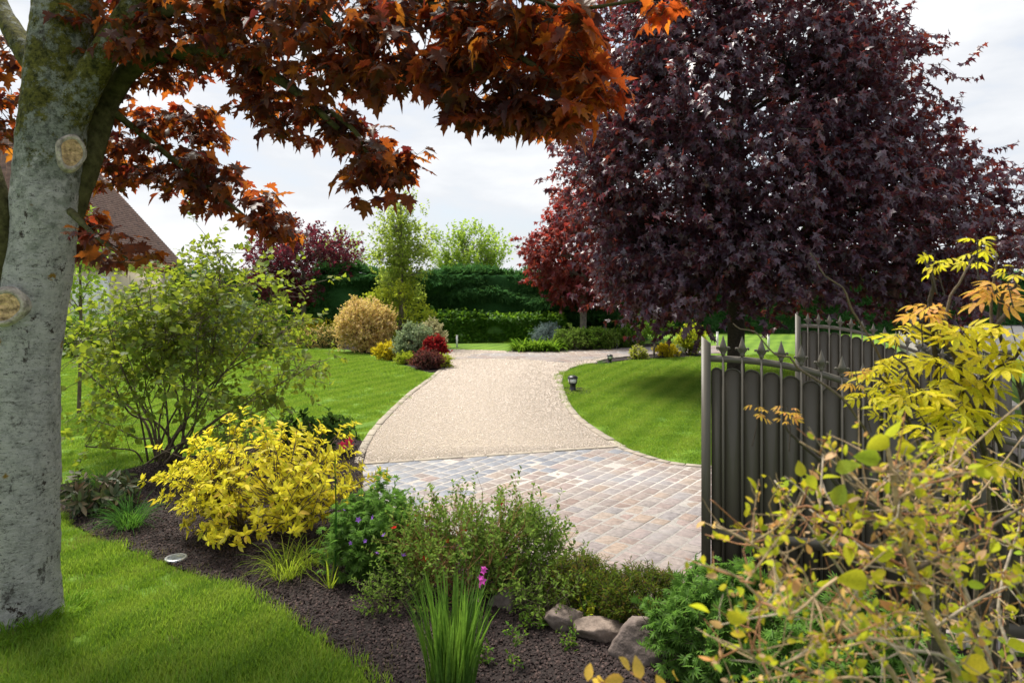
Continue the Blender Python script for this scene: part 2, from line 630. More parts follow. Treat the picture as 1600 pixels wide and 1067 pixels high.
M['roof'] = rand_mat('clay_roof_tiles', [(0.115, 0.068, 0.055), (0.165, 0.10, 0.08), (0.14, 0.088, 0.072), (0.20, 0.125, 0.10), (0.09, 0.06, 0.052)], 0.85, 0.3, 30)
M['glass'] = plain_mat('window_glass', (0.03, 0.035, 0.04), 0.08, 0.6, 0.1)
M['lawn'] = lawn_mat('lawn_turf', (0.065, 0.135, 0.014), (0.15, 0.255, 0.026))
M['gravel'] = rand_mat('gravel_base', [(0.38, 0.325, 0.26), (0.38, 0.325, 0.26)], 0.95, 0.9, 220, stain=0.35)
M['gravel_stone'] = rand_mat('gravel_stones', [(0.56, 0.48, 0.405), (0.62, 0.54, 0.47), (0.47, 0.385, 0.315), (0.66, 0.59, 0.53), (0.57, 0.485, 0.395), (0.51, 0.46, 0.415)], 0.9, 0.3, 150, stain=0.12)
M['mortar'] = rand_mat('pale_mortar', [(0.37, 0.345, 0.32), (0.37, 0.345, 0.32)], 0.95, 0.5, 140)
M['paver'] = rand_mat('porphyry_setts', [(0.228, 0.177, 0.151), (0.19, 0.159, 0.148), (0.251, 0.204, 0.17), (0.187, 0.136, 0.117), (0.234, 0.204, 0.189), (0.251, 0.189, 0.145), (0.178, 0.167, 0.17), (0.234, 0.174, 0.155), (0.213, 0.195, 0.19)],
                     0.7, 0.5, 75, 0.3, (0.225, 0.225, 0.24), 0.7, 0.35)
M['kerb'] = rand_mat('kerb_stones', [(0.27, 0.23, 0.185), (0.31, 0.27, 0.215), (0.25, 0.22, 0.18)], 0.85, 0.5, 80)
M['mulch'] = rand_mat('mulch_soil', [(0.02, 0.0135, 0.0125), (0.02, 0.0135, 0.0125)], 0.95, 1.0, 110, stain=0.5)
M['mulch_chip'] = rand_mat('bark_chips', [(0.022, 0.0135, 0.013), (0.040, 0.025, 0.023), (0.015, 0.010, 0.010), (0.085, 0.055, 0.048), (0.03, 0.018, 0.017), (0.024, 0.016, 0.015), (0.05, 0.03, 0.026)], 0.85, 0.5, 200)
M['rock'] = rand_mat('border_rock', [(0.16, 0.125, 0.108), (0.13, 0.105, 0.095), (0.19, 0.15, 0.125)], 0.95, 1.0, 40, 0.1, None, 1.0, 0.6)
M['asphalt'] = rand_mat('asphalt', [(0.10, 0.10, 0.105), (0.10, 0.10, 0.105)], 0.9, 0.5, 120)
M['wall_low'] = plain_mat('pale_wall_render', (0.27, 0.255, 0.235), 0.9, 0.2, 0.1, 4, 0.2)
M['grass'] = blade_mat('grass_blades', [(0.055, 0.115, 0.012), (0.115, 0.215, 0.02), (0.175, 0.32, 0.028), (0.27, 0.36, 0.05)], (0.30, 0.46, 0.03), 0.46)
M['grass_dry'] = blade_mat('grass_dry_blades', [(0.20, 0.17, 0.06), (0.30, 0.25, 0.10), (0.14, 0.16, 0.03)], (0.30, 0.26, 0.08), 0.3)

L = {}
L['maple_near'] = leaf_mat('bronze_maple_leaf', [(0.05, 0.024, 0.018), (0.04, 0.021, 0.022), (0.07, 0.032, 0.016), (0.048, 0.028, 0.03), (0.065, 0.04, 0.014)],
                           [(0.42, 0.075, 0.016), (0.50, 0.13, 0.014), (0.32, 0.045, 0.017), (0.55, 0.20, 0.018), (0.38, 0.055, 0.02), (0.44, 0.14, 0.016), (0.13, 0.02, 0.02), (0.20, 0.03, 0.02)], 0.56, 0.42, 0.3)
L['maple_backlit'] = leaf_mat('backlit_maple_leaf', [(0.13, 0.04, 0.012), (0.085, 0.028, 0.016), (0.16, 0.06, 0.012)],  # same bronze leaves, sky glow through them put into a brighter orange
                             [(0.72, 0.14, 0.02), (0.80, 0.24, 0.02), (0.60, 0.085, 0.02), (0.45, 0.07, 0.02)], 0.56, 0.38, 0.4)
L['maple_far'] = leaf_mat('purple_maple_leaf', [(0.060, 0.038, 0.064), (0.085, 0.048, 0.075), (0.042, 0.030, 0.055), (0.10, 0.036, 0.050), (0.078, 0.054, 0.090)],
                          [(0.30, 0.04, 0.035), (0.16, 0.026, 0.05), (0.44, 0.08, 0.03), (0.20, 0.03, 0.045)], 0.34, 0.38, 0.8)
L['maple_red'] = leaf_mat('red_maple_leaf', [(0.15, 0.034, 0.038), (0.10, 0.026, 0.034), (0.20, 0.045, 0.042), (0.12, 0.035, 0.032)],
                          [(0.55, 0.07, 0.045), (0.42, 0.05, 0.045), (0.6, 0.12, 0.045)], 0.42, 0.45, 0.35)
L['plum'] = leaf_mat('plum_leaf', [(0.075, 0.022, 0.035), (0.055, 0.02, 0.03), (0.11, 0.032, 0.045), (0.09, 0.04, 0.05)],
                     [(0.30, 0.04, 0.06), (0.22, 0.03, 0.05)], 0.35)
L['amel'] = leaf_mat('serviceberry_leaf', [(0.11, 0.175, 0.03), (0.08, 0.14, 0.032), (0.165, 0.215, 0.035), (0.125, 0.155, 0.038), (0.21, 0.225, 0.04), (0.07, 0.115, 0.03)],
                     [(0.30, 0.42, 0.03), (0.38, 0.44, 0.03), (0.30, 0.40, 0.03)], 0.45, 0.5, 0.15)
L['yellow'] = leaf_mat('golden_leaf', [(0.72, 0.63, 0.035), (0.80, 0.72, 0.07), (0.64, 0.60, 0.035), (0.82, 0.74, 0.18), (0.72, 0.56, 0.04), (0.52, 0.53, 0.035), (0.42, 0.45, 0.05), (0.60, 0.40, 0.08)],
                       [(0.86, 0.74, 0.05), (0.84, 0.78, 0.06)], 0.42)
L['coral'] = leaf_mat('gold_pinnate_leaf', [(0.58, 0.52, 0.03), (0.66, 0.56, 0.035), (0.50, 0.48, 0.025), (0.68, 0.52, 0.05), (0.40, 0.43, 0.03)],
                      [(0.82, 0.74, 0.03), (0.74, 0.72, 0.03), (0.84, 0.66, 0.04)], 0.48, 0.5, 0.15)
L['coral_red'] = leaf_mat('coral_young_leaf', [(0.55, 0.24, 0.08), (0.62, 0.40, 0.08), (0.55, 0.42, 0.06), (0.62, 0.32, 0.16)],
                          [(0.8, 0.40, 0.10), (0.8, 0.52, 0.08)], 0.42)
L['front'] = leaf_mat('front_shrub_leaf', [(0.36, 0.42, 0.03), (0.52, 0.48, 0.035), (0.22, 0.33, 0.035), (0.58, 0.42, 0.05), (0.44, 0.46, 0.04), (0.14, 0.26, 0.05)],
                      [(0.60, 0.66, 0.03), (0.75, 0.60, 0.03), (0.42, 0.55, 0.04)], 0.48)
L['dry'] = leaf_mat('withered_bract', [(0.58, 0.36, 0.18), (0.66, 0.46, 0.28), (0.56, 0.26, 0.09), (0.46, 0.30, 0.14), (0.64, 0.42, 0.10)],
                    [(0.72, 0.44, 0.22), (0.75, 0.36, 0.12)], 0.38, 0.6, 0.2)
L['dark_green'] = leaf_mat('dark_green_leaf', [(0.028, 0.065, 0.016), (0.045, 0.085, 0.02), (0.022, 0.05, 0.016), (0.06, 0.10, 0.022)],
                           [(0.12, 0.24, 0.03), (0.09, 0.18, 0.03)], 0.3)
L['rhodo'] = leaf_mat('rhododendron_leaf', [(0.035, 0.06, 0.025), (0.05, 0.075, 0.035), (0.085, 0.085, 0.045), (0.10, 0.06, 0.03), (0.028, 0.05, 0.022)],
                      [(0.10, 0.16, 0.04)], 0.2, 0.5, 0.22)
L['mid_green'] = leaf_mat('mid_green_leaf', [(0.065, 0.135, 0.022), (0.09, 0.175, 0.028), (0.05, 0.11, 0.022), (0.13, 0.21, 0.03)],
                          [(0.26, 0.44, 0.03), (0.2, 0.36, 0.03)], 0.4)
L['salvia'] = leaf_mat('salvia_leaf', [(0.11, 0.185, 0.03), (0.155, 0.24, 0.04), (0.075, 0.14, 0.025), (0.21, 0.28, 0.06), (0.12, 0.18, 0.055)],
                       [(0.24, 0.38, 0.05), (0.2, 0.33, 0.05)], 0.38)
L['lacy'] = leaf_mat('lacy_leaf', [(0.095, 0.19, 0.03), (0.13, 0.24, 0.045), (0.07, 0.15, 0.03), (0.13, 0.21, 0.07)],
                     [(0.2, 0.4, 0.06), (0.15, 0.3, 0.05)], 0.38)
L['heath'] = leaf_mat('heath_leaf', [(0.05, 0.10, 0.016), (0.08, 0.13, 0.018), (0.11, 0.14, 0.02), (0.16, 0.10, 0.025), (0.04, 0.075, 0.015)],
                      [(0.2, 0.3, 0.03)], 0.3)
L['pale_green'] = leaf_mat('pale_spring_leaf', [(0.22, 0.32, 0.05), (0.28, 0.37, 0.06), (0.16, 0.26, 0.045), (0.32, 0.38, 0.08)],
                           [(0.5, 0.68, 0.08), (0.42, 0.6, 0.07)], 0.45)
L['pear'] = leaf_mat('upright_tree_leaf', [(0.19, 0.26, 0.055), (0.25, 0.32, 0.06), (0.16, 0.22, 0.05), (0.30, 0.37, 0.07)],
                     [(0.56, 0.70, 0.10), (0.5, 0.64, 0.10)], 0.5)
L['pear_low'] = leaf_mat('lower_lime_leaf', [(0.32, 0.38, 0.04), (0.38, 0.42, 0.045), (0.26, 0.32, 0.04)],
                         [(0.5, 0.6, 0.04)], 0.42)
L['hedge'] = leaf_mat('cypress_spray', [(0.032, 0.095, 0.03), (0.05, 0.135, 0.04), (0.075, 0.18, 0.05), (0.026, 0.075, 0.028)],
                      [(0.10, 0.24, 0.05)], 0.3)
L['laurel'] = leaf_mat('laurel_leaf', [(0.05, 0.14, 0.014), (0.08, 0.20, 0.018), (0.036, 0.10, 0.013), (0.12, 0.26, 0.022)],
                       [(0.24, 0.44, 0.03)], 0.36, 0.5, 0.25)
L['peach'] = leaf_mat('peach_leaf', [(0.68, 0.47, 0.25), (0.74, 0.52, 0.22), (0.58, 0.50, 0.15), (0.78, 0.54, 0.36), (0.48, 0.44, 0.12)],
                      [(0.78, 0.56, 0.22), (0.7, 0.6, 0.12)], 0.40)
L['lime'] = leaf_mat('lime_leaf', [(0.33, 0.38, 0.03), (0.42, 0.45, 0.035), (0.26, 0.32, 0.03)], [(0.62, 0.68, 0.04)], 0.42)
L['bright_yellow'] = leaf_mat('bright_yellow_leaf', [(0.55, 0.43, 0.02), (0.64, 0.52, 0.03), (0.42, 0.38, 0.025)], [(0.78, 0.65, 0.03)], 0.36)
L['vari'] = leaf_mat('variegated_leaf', [(0.15, 0.21, 0.11), (0.24, 0.29, 0.18), (0.09, 0.15, 0.075), (0.33, 0.36, 0.24)], [(0.35, 0.45, 0.2)], 0.3)
L['cream'] = leaf_mat('cream_leaf', [(0.42, 0.40, 0.22), (0.34, 0.30, 0.15), (0.26, 0.29, 0.13), (0.50, 0.46, 0.30)], [(0.6, 0.55, 0.3)], 0.32)
L['crimson'] = leaf_mat('crimson_leaf', [(0.16, 0.014, 0.018), (0.22, 0.02, 0.022), (0.10, 0.012, 0.018)], [(0.5, 0.03, 0.03)], 0.38)
L['maroon'] = leaf_mat('maroon_leaf', [(0.085, 0.035, 0.038), (0.12, 0.05, 0.05), (0.06, 0.028, 0.03), (0.10, 0.075, 0.04)], [(0.28, 0.08, 0.06)], 0.3)
L['blue_grey'] = leaf_mat('blue_grey_leaf', [(0.15, 0.21, 0.20), (0.21, 0.27, 0.265), (0.11, 0.165, 0.155)], [(0.2, 0.28, 0.25)], 0.25)
L['iris'] = leaf_mat('iris_blade', [(0.055, 0.13, 0.022), (0.08, 0.17, 0.028), (0.04, 0.10, 0.02), (0.12, 0.21, 0.035)], [(0.22, 0.40, 0.04), (0.16, 0.32, 0.04)], 0.42, 0.6, 0.15)
L['tuft'] = leaf_mat('dark_grass_blade', [(0.04, 0.115, 0.022), (0.06, 0.155, 0.028), (0.03, 0.085, 0.02)], [(0.16, 0.36, 0.04)], 0.36, 0.65, 0.08)
L['lime_tuft'] = leaf_mat('lime_grass_blade', [(0.16, 0.24, 0.022), (0.22, 0.29, 0.03), (0.11, 0.19, 0.02), (0.30, 0.28, 0.06)], [(0.42, 0.55, 0.04)], 0.4, 0.65, 0.1)
L['tuft_light'] = leaf_mat('long_grass_blade', [(0.07, 0.16, 0.014), (0.10, 0.21, 0.018), (0.15, 0.24, 0.03)], [(0.24, 0.40, 0.03)], 0.4, 0.65, 0.1)
L['red_flower'] = leaf_mat('red_petal', [(0.42, 0.008, 0.014), (0.50, 0.02, 0.02)], [(0.7, 0.02, 0.02)], 0.3)
L['rose_flower'] = leaf_mat('rose_petal', [(0.48, 0.03, 0.085), (0.40, 0.02, 0.06)], [(0.7, 0.05, 0.12)], 0.3)
L['purple_flower'] = leaf_mat('violet_petal', [(0.22, 0.10, 0.44), (0.28, 0.12, 0.50)], [(0.4, 0.2, 0.7)], 0.3)
L['magenta_flower'] = leaf_mat('magenta_petal', [(0.55, 0.06, 0.42), (0.62, 0.10, 0.48)], [(0.8, 0.15, 0.6)], 0.35)


# ------------------------------------------------------------------ leaf templates: x across, y along, z up
def t_maple(kind=0, detail=True):
    if detail:
        half = [(0.0, 0.0), (0.10, -0.02), (0.30, -0.10), (0.26, 0.02), (0.42, 0.07), (0.30, 0.16), (0.36, 0.24), (0.56, 0.38), (0.40, 0.41),
                (0.42, 0.54), (0.25, 0.47), (0.14, 0.52), (0.22, 0.70), (0.12, 0.72), (0.0, 1.0)]
    else:
        half = [(0.0, 0.0), (0.32, -0.08), (0.26, 0.16), (0.56, 0.40), (0.20, 0.48), (0.0, 1.0)]
    rt = [(x, y) for x, y in half]
    lf = [(-x, y) for x, y in half[1:-1]][::-1]
    O = rt + lf
    V = np.array([[x, y, 0.0] for x, y in O] + [[0, 0.34, 0.0]])
    rr = np.abs(V[:, 0])
    V[:, 2] = [0.34, 0.16, 0.5, -0.22][kind % 4] * rr - [0.55, 0.3, 0.75, 0.2][kind % 4] * np.maximum(V[:, 1] - 0.3, 0) ** 1.3 - [0.5, 0.6, 0.3, 0.9][kind % 4] * rr ** 2 + 0.05 * np.sin(9 * V[:, 0] + 7 * V[:, 1] + kind)
    V[:, 0] += [0.0, 0.10, -0.08, 0.05][kind % 4] * V[:, 1] ** 2
    n = len(O)
    i = np.arange(n)
    T = np.stack([np.full(n, n), i, (i + 1) % n], -1)
    return V, T


def t_oval(wd=0.3, kind=0, st=3, fold=0.12, tip=1.0):
    ys = np.linspace(0, 1, st + 2)
    V = [[0, 0, 0]]
    bend = [0.10, 0.22, 0.02][kind % 3]
    for y in ys[1:-1]:
        x = wd * math.sin(math.pi * y ** (0.85 * tip)) ** 0.8
        zc = -bend * y * y * 1.2
        V += [[-x, y, zc + fold * x * 2], [0, y, zc], [x, y, zc + fold * x * 2]]
    V.append([0.04 * (kind - 1), 1, -bend * 1.2])
    T = [[0, 2, 1], [0, 3, 2]]
    for k in range(st - 1):
        a, b = 1 + 3 * k, 4 + 3 * k
        T += [[a, a + 1, b + 1], [a, b + 1, b], [a + 1, a + 2, b + 2], [a + 1, b + 2, b + 1]]
    a, e = 1 + 3 * (st - 1), len(V) - 1
    T += [[a, a + 1, e], [a + 1, a + 2, e]]
    return np.array(V, float), np.array(T)


def t_diamond(wd=0.3, kind=0):
    V = np.array([[0, 0, 0], [-wd, 0.42, 0.06], [0, 0.5, -0.02], [wd, 0.42, 0.06], [0, 1, [-0.06, -0.2, 0.05][kind % 3]]], float)
    return V, np.array([[0, 2, 1], [0, 3, 2], [1, 2, 4], [2, 3, 4]])


def t_blade(wd=0.02, bend=0.3, st=5, twist=0.0):
    """unit-long blade growing along +y, arching towards -z"""
    ys = np.linspace(0, 1, st + 1)
    V, T = [], []
    ang = 0.0
    y = z = 0.0
    pts = [(0, 0)]
    for k in range(st):
        ang += bend * (0.3 + 1.4 * k / st) * 2 / st
        y += math.cos(ang) / st
        z -= math.sin(ang) / st
        pts.append((y, z))
    for k, (yy, zz) in enumerate(pts[:-1]):
        x = wd * (1 - 0.75 * (k / st) ** 2)
        V += [[-x, yy, zz], [x, yy, zz + twist * x]]
    V.append([0, pts[-1][0], pts[-1][1]])
    for k in range(st - 1):
        a = 2 * k
        T += [[a, a + 1, a + 3], [a, a + 3, a + 2]]
    a = 2 * (st - 1)
    T.append([a, a + 1, a + 2])
    return np.array(V, float), np.array(T)


def merge_t(parts):
    Vs, Ts, n = [], [], 0
    for V, T in parts:
        Vs.append(V)
        Ts.append(np.asarray(T) + n)
        n += len(V)
    return np.concatenate(Vs), np.concatenate(Ts)


def xf(V, ang=0.0, tilt=0.0, s=1.0, t=(0, 0, 0)):
    """scale, tilt about x, then turn about z, then move"""
    V = V * s
    c, sn = math.cos(tilt), math.sin(tilt)
    V = np.column_stack([V[:, 0], V[:, 1] * c - V[:, 2] * sn, V[:, 1] * sn + V[:, 2] * c])
    c, sn = math.cos(ang), math.sin(ang)
    V = np.column_stack([V[:, 0] * c - V[:, 1] * sn, V[:, 0] * sn + V[:, 1] * c, V[:, 2]])
    return V + np.asarray(t)


def t_pinnate(kind=0, pairs=2):
    parts = []
    lf = t_oval(0.145, kind, 3, 0.14)
    for k in range(pairs):
        y = 0.24 + 0.2 * k
        z = -0.10 * y * y
        for s in (-1, 1):
            parts.append((xf(lf[0], -s * (1.15 - 0.35 * k), -0.34, 0.56 + 0.04 * k, (0, y, z)), lf[1]))
    parts.append((xf(lf[0], 0.05, -0.40, 0.66, (0, 0.24 + 0.2 * (pairs - 1) + 0.05, -0.05)), lf[1]))
    Vr = np.array([[-0.010, 0, 0], [0.010, 0, 0], [0.005, 0.55, -0.04], [-0.005, 0.55, -0.04]], float)
    parts.append((Vr, np.array([[0, 1, 2], [0, 2, 3]])))
    return merge_t(parts)


def t_lacy(kind=0):
    parts = []
    lf = t_diamond(0.13, kind)
    for k, a in enumerate(np.linspace(-1.5, 1.5, 7)):
        parts.append((xf(lf[0], a, -0.1, 0.62 + 0.3 * math.cos(a), (0, 0.12, 0)), lf[1][[0, 1, 2, 3]]))
    return merge_t(parts)


def t_spray(kind=0):
    parts = []
    lf = (np.array([[-0.10, 0, 0], [0.10, 0, 0], [0.07, 0.7, -0.05], [0, 1, -0.16], [-0.07, 0.7, -0.05]], float), np.array([[0, 1, 2], [0, 2, 4], [4, 2, 3]]))
    for a, s in ((0, 1.0), (0.55, 0.75), (-0.5, 0.78), (1.05, 0.5), (-1.1, 0.5)):
        parts.append((xf(lf[0], a + 0.1 * kind, -0.1 * abs(a), s, (0, 0.05, 0)), lf[1]))
    return merge_t(parts)


def t_flower(petals=5, wd=0.3):
    lf = t_diamond(wd, 0)
    return merge_t([(xf(lf[0], 2 * math.pi * k / petals, 0.45, 0.55, (0, 0, 0)), lf[1]) for k in range(petals)])


TP = dict(
    maple=[t_maple(k, True) for k in range(4)],
    maple_lo=[t_maple(k, False) for k in range(3)],
    oval=[t_oval(0.27, k, 3) for k in range(3)],
    star=[t_oval(0.20, k, 2, 0.16) for k in range(3)],
    round=[t_oval(0.42, k, 3, 0.08) for k in range(3)],
    small=[t_diamond(0.24, k) for k in range(3)],
    wide=[t_diamond(0.36, k) for k in range(3)],
    long=[t_oval(0.15, k, 3) for k in range(3)],
    ovate=[t_oval(0.34, k, 4, 0.16, 0.8) for k in range(3)],
    pinnate=[t_pinnate(k, 2) for k in range(3)],
    lacy=[t_lacy(k) for k in range(2)],
    spray=[t_spray(k) for k in range(2)],
    needle=[t_diamond(0.1, k) for k in range(2)],
    blade=[t_blade(0.014, b, 5, tw) for b, tw in ((0.12, 0.2), (0.35, -0.3), (0.6, 0.3), (0.22, 0.0))],
    wblade=[t_blade(0.022, b, 5, tw) for b, tw in ((0.06, 0.4), (0.16, -0.4), (0.30, 0.3))],
    sword=[t_blade(0.0135, b, 5, tw) for b, tw in ((0.04, 0.4), (0.12, -0.4), (0.22, 0.3))],
    strap=[t_blade(0.045, b, 6, tw) for b, tw in ((0.6, 0.2), (0.85, -0.3), (1.05, 0.3))],
    rough=[t_blade(0.024, b, 5, tw) for b, tw in ((0.5, 0.2), (0.8, -0.3), (1.0, 0.3))],
    arch=[t_blade(0.008, b, 6, tw) for b, tw in ((0.6, 0.2), (0.85, -0.3), (1.05, 0.3))],
    flower=[t_flower()],
)
_cache = {}


def frames(D, N):
    y = unit(D)
    z = unit(N - (N * y).sum(-1, keepdims=True) * y)
    x = np.cross(y, z)
    return np.stack([x, y, z], -1)


COUNT = {'leaf': 0}


def leaves(th, P, D, N, S, tkey, mat, max_ind=300, minpx=10.0, body='foliage', one='leaf', prefer=None, lo=None):
    """leaves of one plant: the (at most 300) that show largest are objects of their own, the rest one mesh"""
    P, D, N, S = (np.asarray(a, float) for a in (P, D, N, S))
    S = np.broadcast_to(S, (len(P),)).copy()
    base = loc_of(th)
    R = frames(D, N)
    C = P + D * S[:, None] * 0.5
    pxs = S * F / np.maximum(C[:, 1], 0.05)
    sx = 800 + C[:, 0] / np.maximum(C[:, 1], 0.05) * F
    sy = HY - (C[:, 2] - H) / np.maximum(C[:, 1], 0.05) * F
    vis = (sx > 0) & (sx < 1600) & (sy > 0) & (sy < 1067) & (pxs >= minpx) & (C[:, 1] > 0.1)
    score = np.where(vis, pxs if prefer is None else prefer, -1e9)
    order = np.argsort(-score)
    ind = [i for i in order[:max_ind] if vis[i]]
    mask = np.ones(len(P), bool)
    mask[ind] = False
    var = rng.integers(0, len(TP[tkey]), len(P))
    bodyobj = None
    if mask.any():
        G = Geo()
        tl = TP[lo] if lo else TP[tkey]
        for k, (TV, TT) in enumerate(tl):
            sel = np.where(mask & (var % len(tl) == k))[0]
            if not len(sel):
                continue
            V = np.einsum('nij,vj->nvi', R[sel] * S[sel][:, None, None], TV) + P[sel][:, None, :]
            T = TT[None] + (np.arange(len(sel)) * len(TV))[:, None, None]
            G.add(V.reshape(-1, 3), T.reshape(-1, 3))
        bodyobj = G.build(body, mat, th, kind='stuff')
    par = bodyobj if bodyobj is not None and bodyobj.parent == th and th.parent is None else th
    for i in ind:
        key = (tkey, int(var[i]), mat.name)
        if key not in _cache:
            TV, TT = TP[tkey][int(var[i])]
            _cache[key] = np_mesh(one, TV, [TT], mat, True)
        o = bpy.data.objects.new(one, _cache[key])
        sc.collection.objects.link(o)
        o.parent = par
        m = np.eye(4)
        m[:3, :3] = R[i] * S[i]
        m[:3, 3] = P[i] - base
        o.matrix_local = Matrix(m.tolist())
    COUNT['leaf'] += len(ind)
    return bodyobj


def envelope(n, center, radii, shell=0.5, lump=0.22, zmin=None, seed=0):
    """points in a lumpy ellipsoid, biased to its outside; returns points and outward directions"""
    d = rdir(n)
    k = 1 + lump * noise3(d * 2.3, seed + 5, 2)
    r = (shell + (1 - shell) * rng.random(n) ** 0.6) * k
    P = np.asarray(center) + d * r[:, None] * np.asarray(radii)
    if zmin is not None:
        P[:, 2] = np.maximum(P[:, 2], zmin + rng.random(n) * 0.15 * radii[2])
    return P, unit(d * np.asarray(radii))


def sprigs(C, O, q, length, k, jitter, out=0.6, up=0.3, rnd=0.7, spread=0.8, droop=0.0, nup=0.7):
    """q twigs per cluster centre, k leaves along each"""
    m = len(C)
    P0 = np.repeat(C, q, 0) + rng.normal(size=(m * q, 3)) * jitter
    Oq = np.repeat(O, q, 0)
    D = unit(Oq * out + rng.normal(size=(m * q, 3)) * rnd + np.array([0, 0, up]))
    Ln = length * rng.uniform(0.6, 1.25, m * q)
    P1 = P0 + D * Ln[:, None]
    t = np.tile((np.arange(k) + 0.6) / k, m * q) + rng.uniform(-0.3, 0.3, m * q * k) / k
    A = np.repeat(P0, k, 0) + np.repeat(D * Ln[:, None], k, 0) * t[:, None]
    Dk = np.repeat(D, k, 0)
    side = unit(np.cross(Dk, rdir(len(Dk))))
    LD = unit(Dk * (1 - spread * 0.6) + side * spread + np.array([0, 0, -droop]))
    LN = unit(np.array([0, 0, 1.0]) * nup + rng.normal(size=LD.shape) * 0.45 + np.repeat(Oq, k, 0) * 0.25)
    return A, LD, LN, P0, P1


def shrub(name, label, cat, base, radii, leafm, tkey, size, m=60, q=4, k=6, tw=0.16, cz=None, shell=0.45, lump=0.2, stems=7, stemm='bark_mid',
          stem_r=0.012, group=None, out=0.6, up=0.4, spread=0.8, droop=0.0, max_ind=300, minpx=10.0, seed=0, zmin=0.02, clear=0.0, rnd=0.7, nup=0.7, twig_r=0.0022, size_var=0.25,
          leafm2=None, mix2=0.0, jit=0.35):
    base = np.asarray(base, float)
    th = thing(name, label, cat, base, group)
    cz = radii[2] + clear if cz is None else cz
    C, O = envelope(m, base + [0, 0, cz], radii, shell, lump, base[2] + zmin + clear, seed)
    A, LD, LN, P0, P1 = sprigs(C, O, q, tw, k, tw * jit, out, up, rnd, spread, droop, nup)
    A[:, 2] = np.maximum(A[:, 2], 0.015)
    # main stems rise from the base, each serving the clusters nearest to it
    ns = max(stems, 1)
    idx = rng.choice(m, ns, replace=m < ns)
    for s_ in idx:
        tip = C[s_]
        b0 = base + np.array([rng.normal() * 0.04, rng.normal() * 0.04, -0.02]) * (1 + stem_r * 20)
        midp = b0 + (tip - b0) * 0.5 + np.array([*(rng.normal(size=2) * 0.06 * radii[0]), 0.12 * radii[2]])
        Geo().tube([b0, midp, tip], [stem_r, stem_r * 0.7, stem_r * 0.3], 6, 4).build('stem', M[stemm], th, True)
    near = np.argmin(((C[:, None] - C[idx][None]) ** 2).sum(-1), 1)
    root = base + (C[idx][near] - base) * rng.uniform(0.35, 0.7, m)[:, None]
    G = Geo()
    V, Q = many_tubes(root, C, stem_r * 0.45, stem_r * 0.25)
    G.add(V, Q)
    V, Q = many_tubes(np.repeat(C, q, 0), P1, twig_r * 1.3, twig_r * 0.6)
    G.add(V, Q)
    G.build('twigs', M[stemm], th, kind='stuff')
    S = size * rng.uniform(1 - size_var, 1 + size_var, len(A))
    if leafm2:
        sel = rng.random(len(A)) < mix2
        leaves(th, A[sel], LD[sel], LN[sel], S[sel], tkey, L[leafm2], max_ind // 2, minpx)
        A, LD, LN, S = A[~sel], LD[~sel], LN[~sel], S[~sel]
        max_ind = max_ind // 2
    leaves(th, A, LD, LN, S, tkey, L[leafm], max_ind, minpx)
    return th


def tree(name, label, cat, base, trunk_r, trunk_h, cz, radii, leafm, tkey, size, m=150, q=5, k=6, tw=0.4, shell=0.5, lump=0.2, barkm='bark_grey', out=0.6, up=0.2,
         spread=0.8, droop=0.2, max_ind=0, minpx=10.0, seed=0, rnd=0.7, lean=(0, 0), zmin=None, limb=10, group=None, top=None, jit=0.4, nup=0.7, Cfun=None, lo=None):
    base = np.asarray(base, float)
    th = thing(name, label, cat, base, group)
    ctr = base + [lean[0], lean[1], cz]
    C, O = envelope(m, ctr, radii, shell, lump, zmin, seed) if Cfun is None else Cfun(ctr)
    m = len(C)
    th_top = base + [lean[0] * 0.8, lean[1] * 0.8, trunk_h if top is None else top]
    G = Geo()
    G.tube([base - [0, 0, 0.1], base + [0, 0, 0.25], base + (th_top - base) * 0.5 + [0.03, 0, 0], th_top], [trunk_r * 1.45, trunk_r * 1.05, trunk_r * 0.9, trunk_r * 0.35], 12, 5)
    G.build('trunk', M[barkm], th, True)
    idx = rng.choice(m, min(limb, m), replace=False)
    ax0 = base + (th_top - base) * 0.35
    for s_ in idx:
        tip = C[s_]
        f = np.clip((tip[2] - ax0[2]) / max(th_top[2] - ax0[2], 0.1) * 0.7, 0.0, 0.95)
        b0 = ax0 + (th_top - ax0) * f
        midp = b0 + (tip - b0) * 0.55 + np.array([0, 0, 0.08 * np.linalg.norm(tip - b0)])
        Geo().tube([b0, midp, tip], [trunk_r * 0.34, trunk_r * 0.22, trunk_r * 0.07], 6, 4).build('branch', M[barkm], th, True)
    near = np.argmin(((C[:, None] - C[idx][None]) ** 2).sum(-1), 1)
    ftip = np.clip((C[idx][near][:, 2] - ax0[2]) / max(th_top[2] - ax0[2], 0.1) * 0.7, 0, 0.95)[:, None]
    b0 = ax0 + (th_top - ax0) * ftip
    root = b0 + (C[idx][near] - b0) * rng.uniform(0.3, 0.75, m)[:, None]
    A, LD, LN, P0, P1 = sprigs(C, O, q, tw, k, tw * jit, out, up, rnd, spread, droop, nup)
    G = Geo()
    V, Q = many_tubes(root, C, trunk_r * 0.13, trunk_r * 0.05, -0.05)
    G.add(V, Q)
    V, Q = many_tubes(P0, P1, min(0.006, trunk_r * 0.05), 0.002)
    G.add(V, Q)
    G.build('twigs', M[barkm], th, kind='stuff')
    S = size * rng.uniform(0.72, 1.25, len(A))
    leaves(th, A, LD, LN, S, tkey, L[leafm], max_ind, minpx, body='crown', lo=lo)
    return th


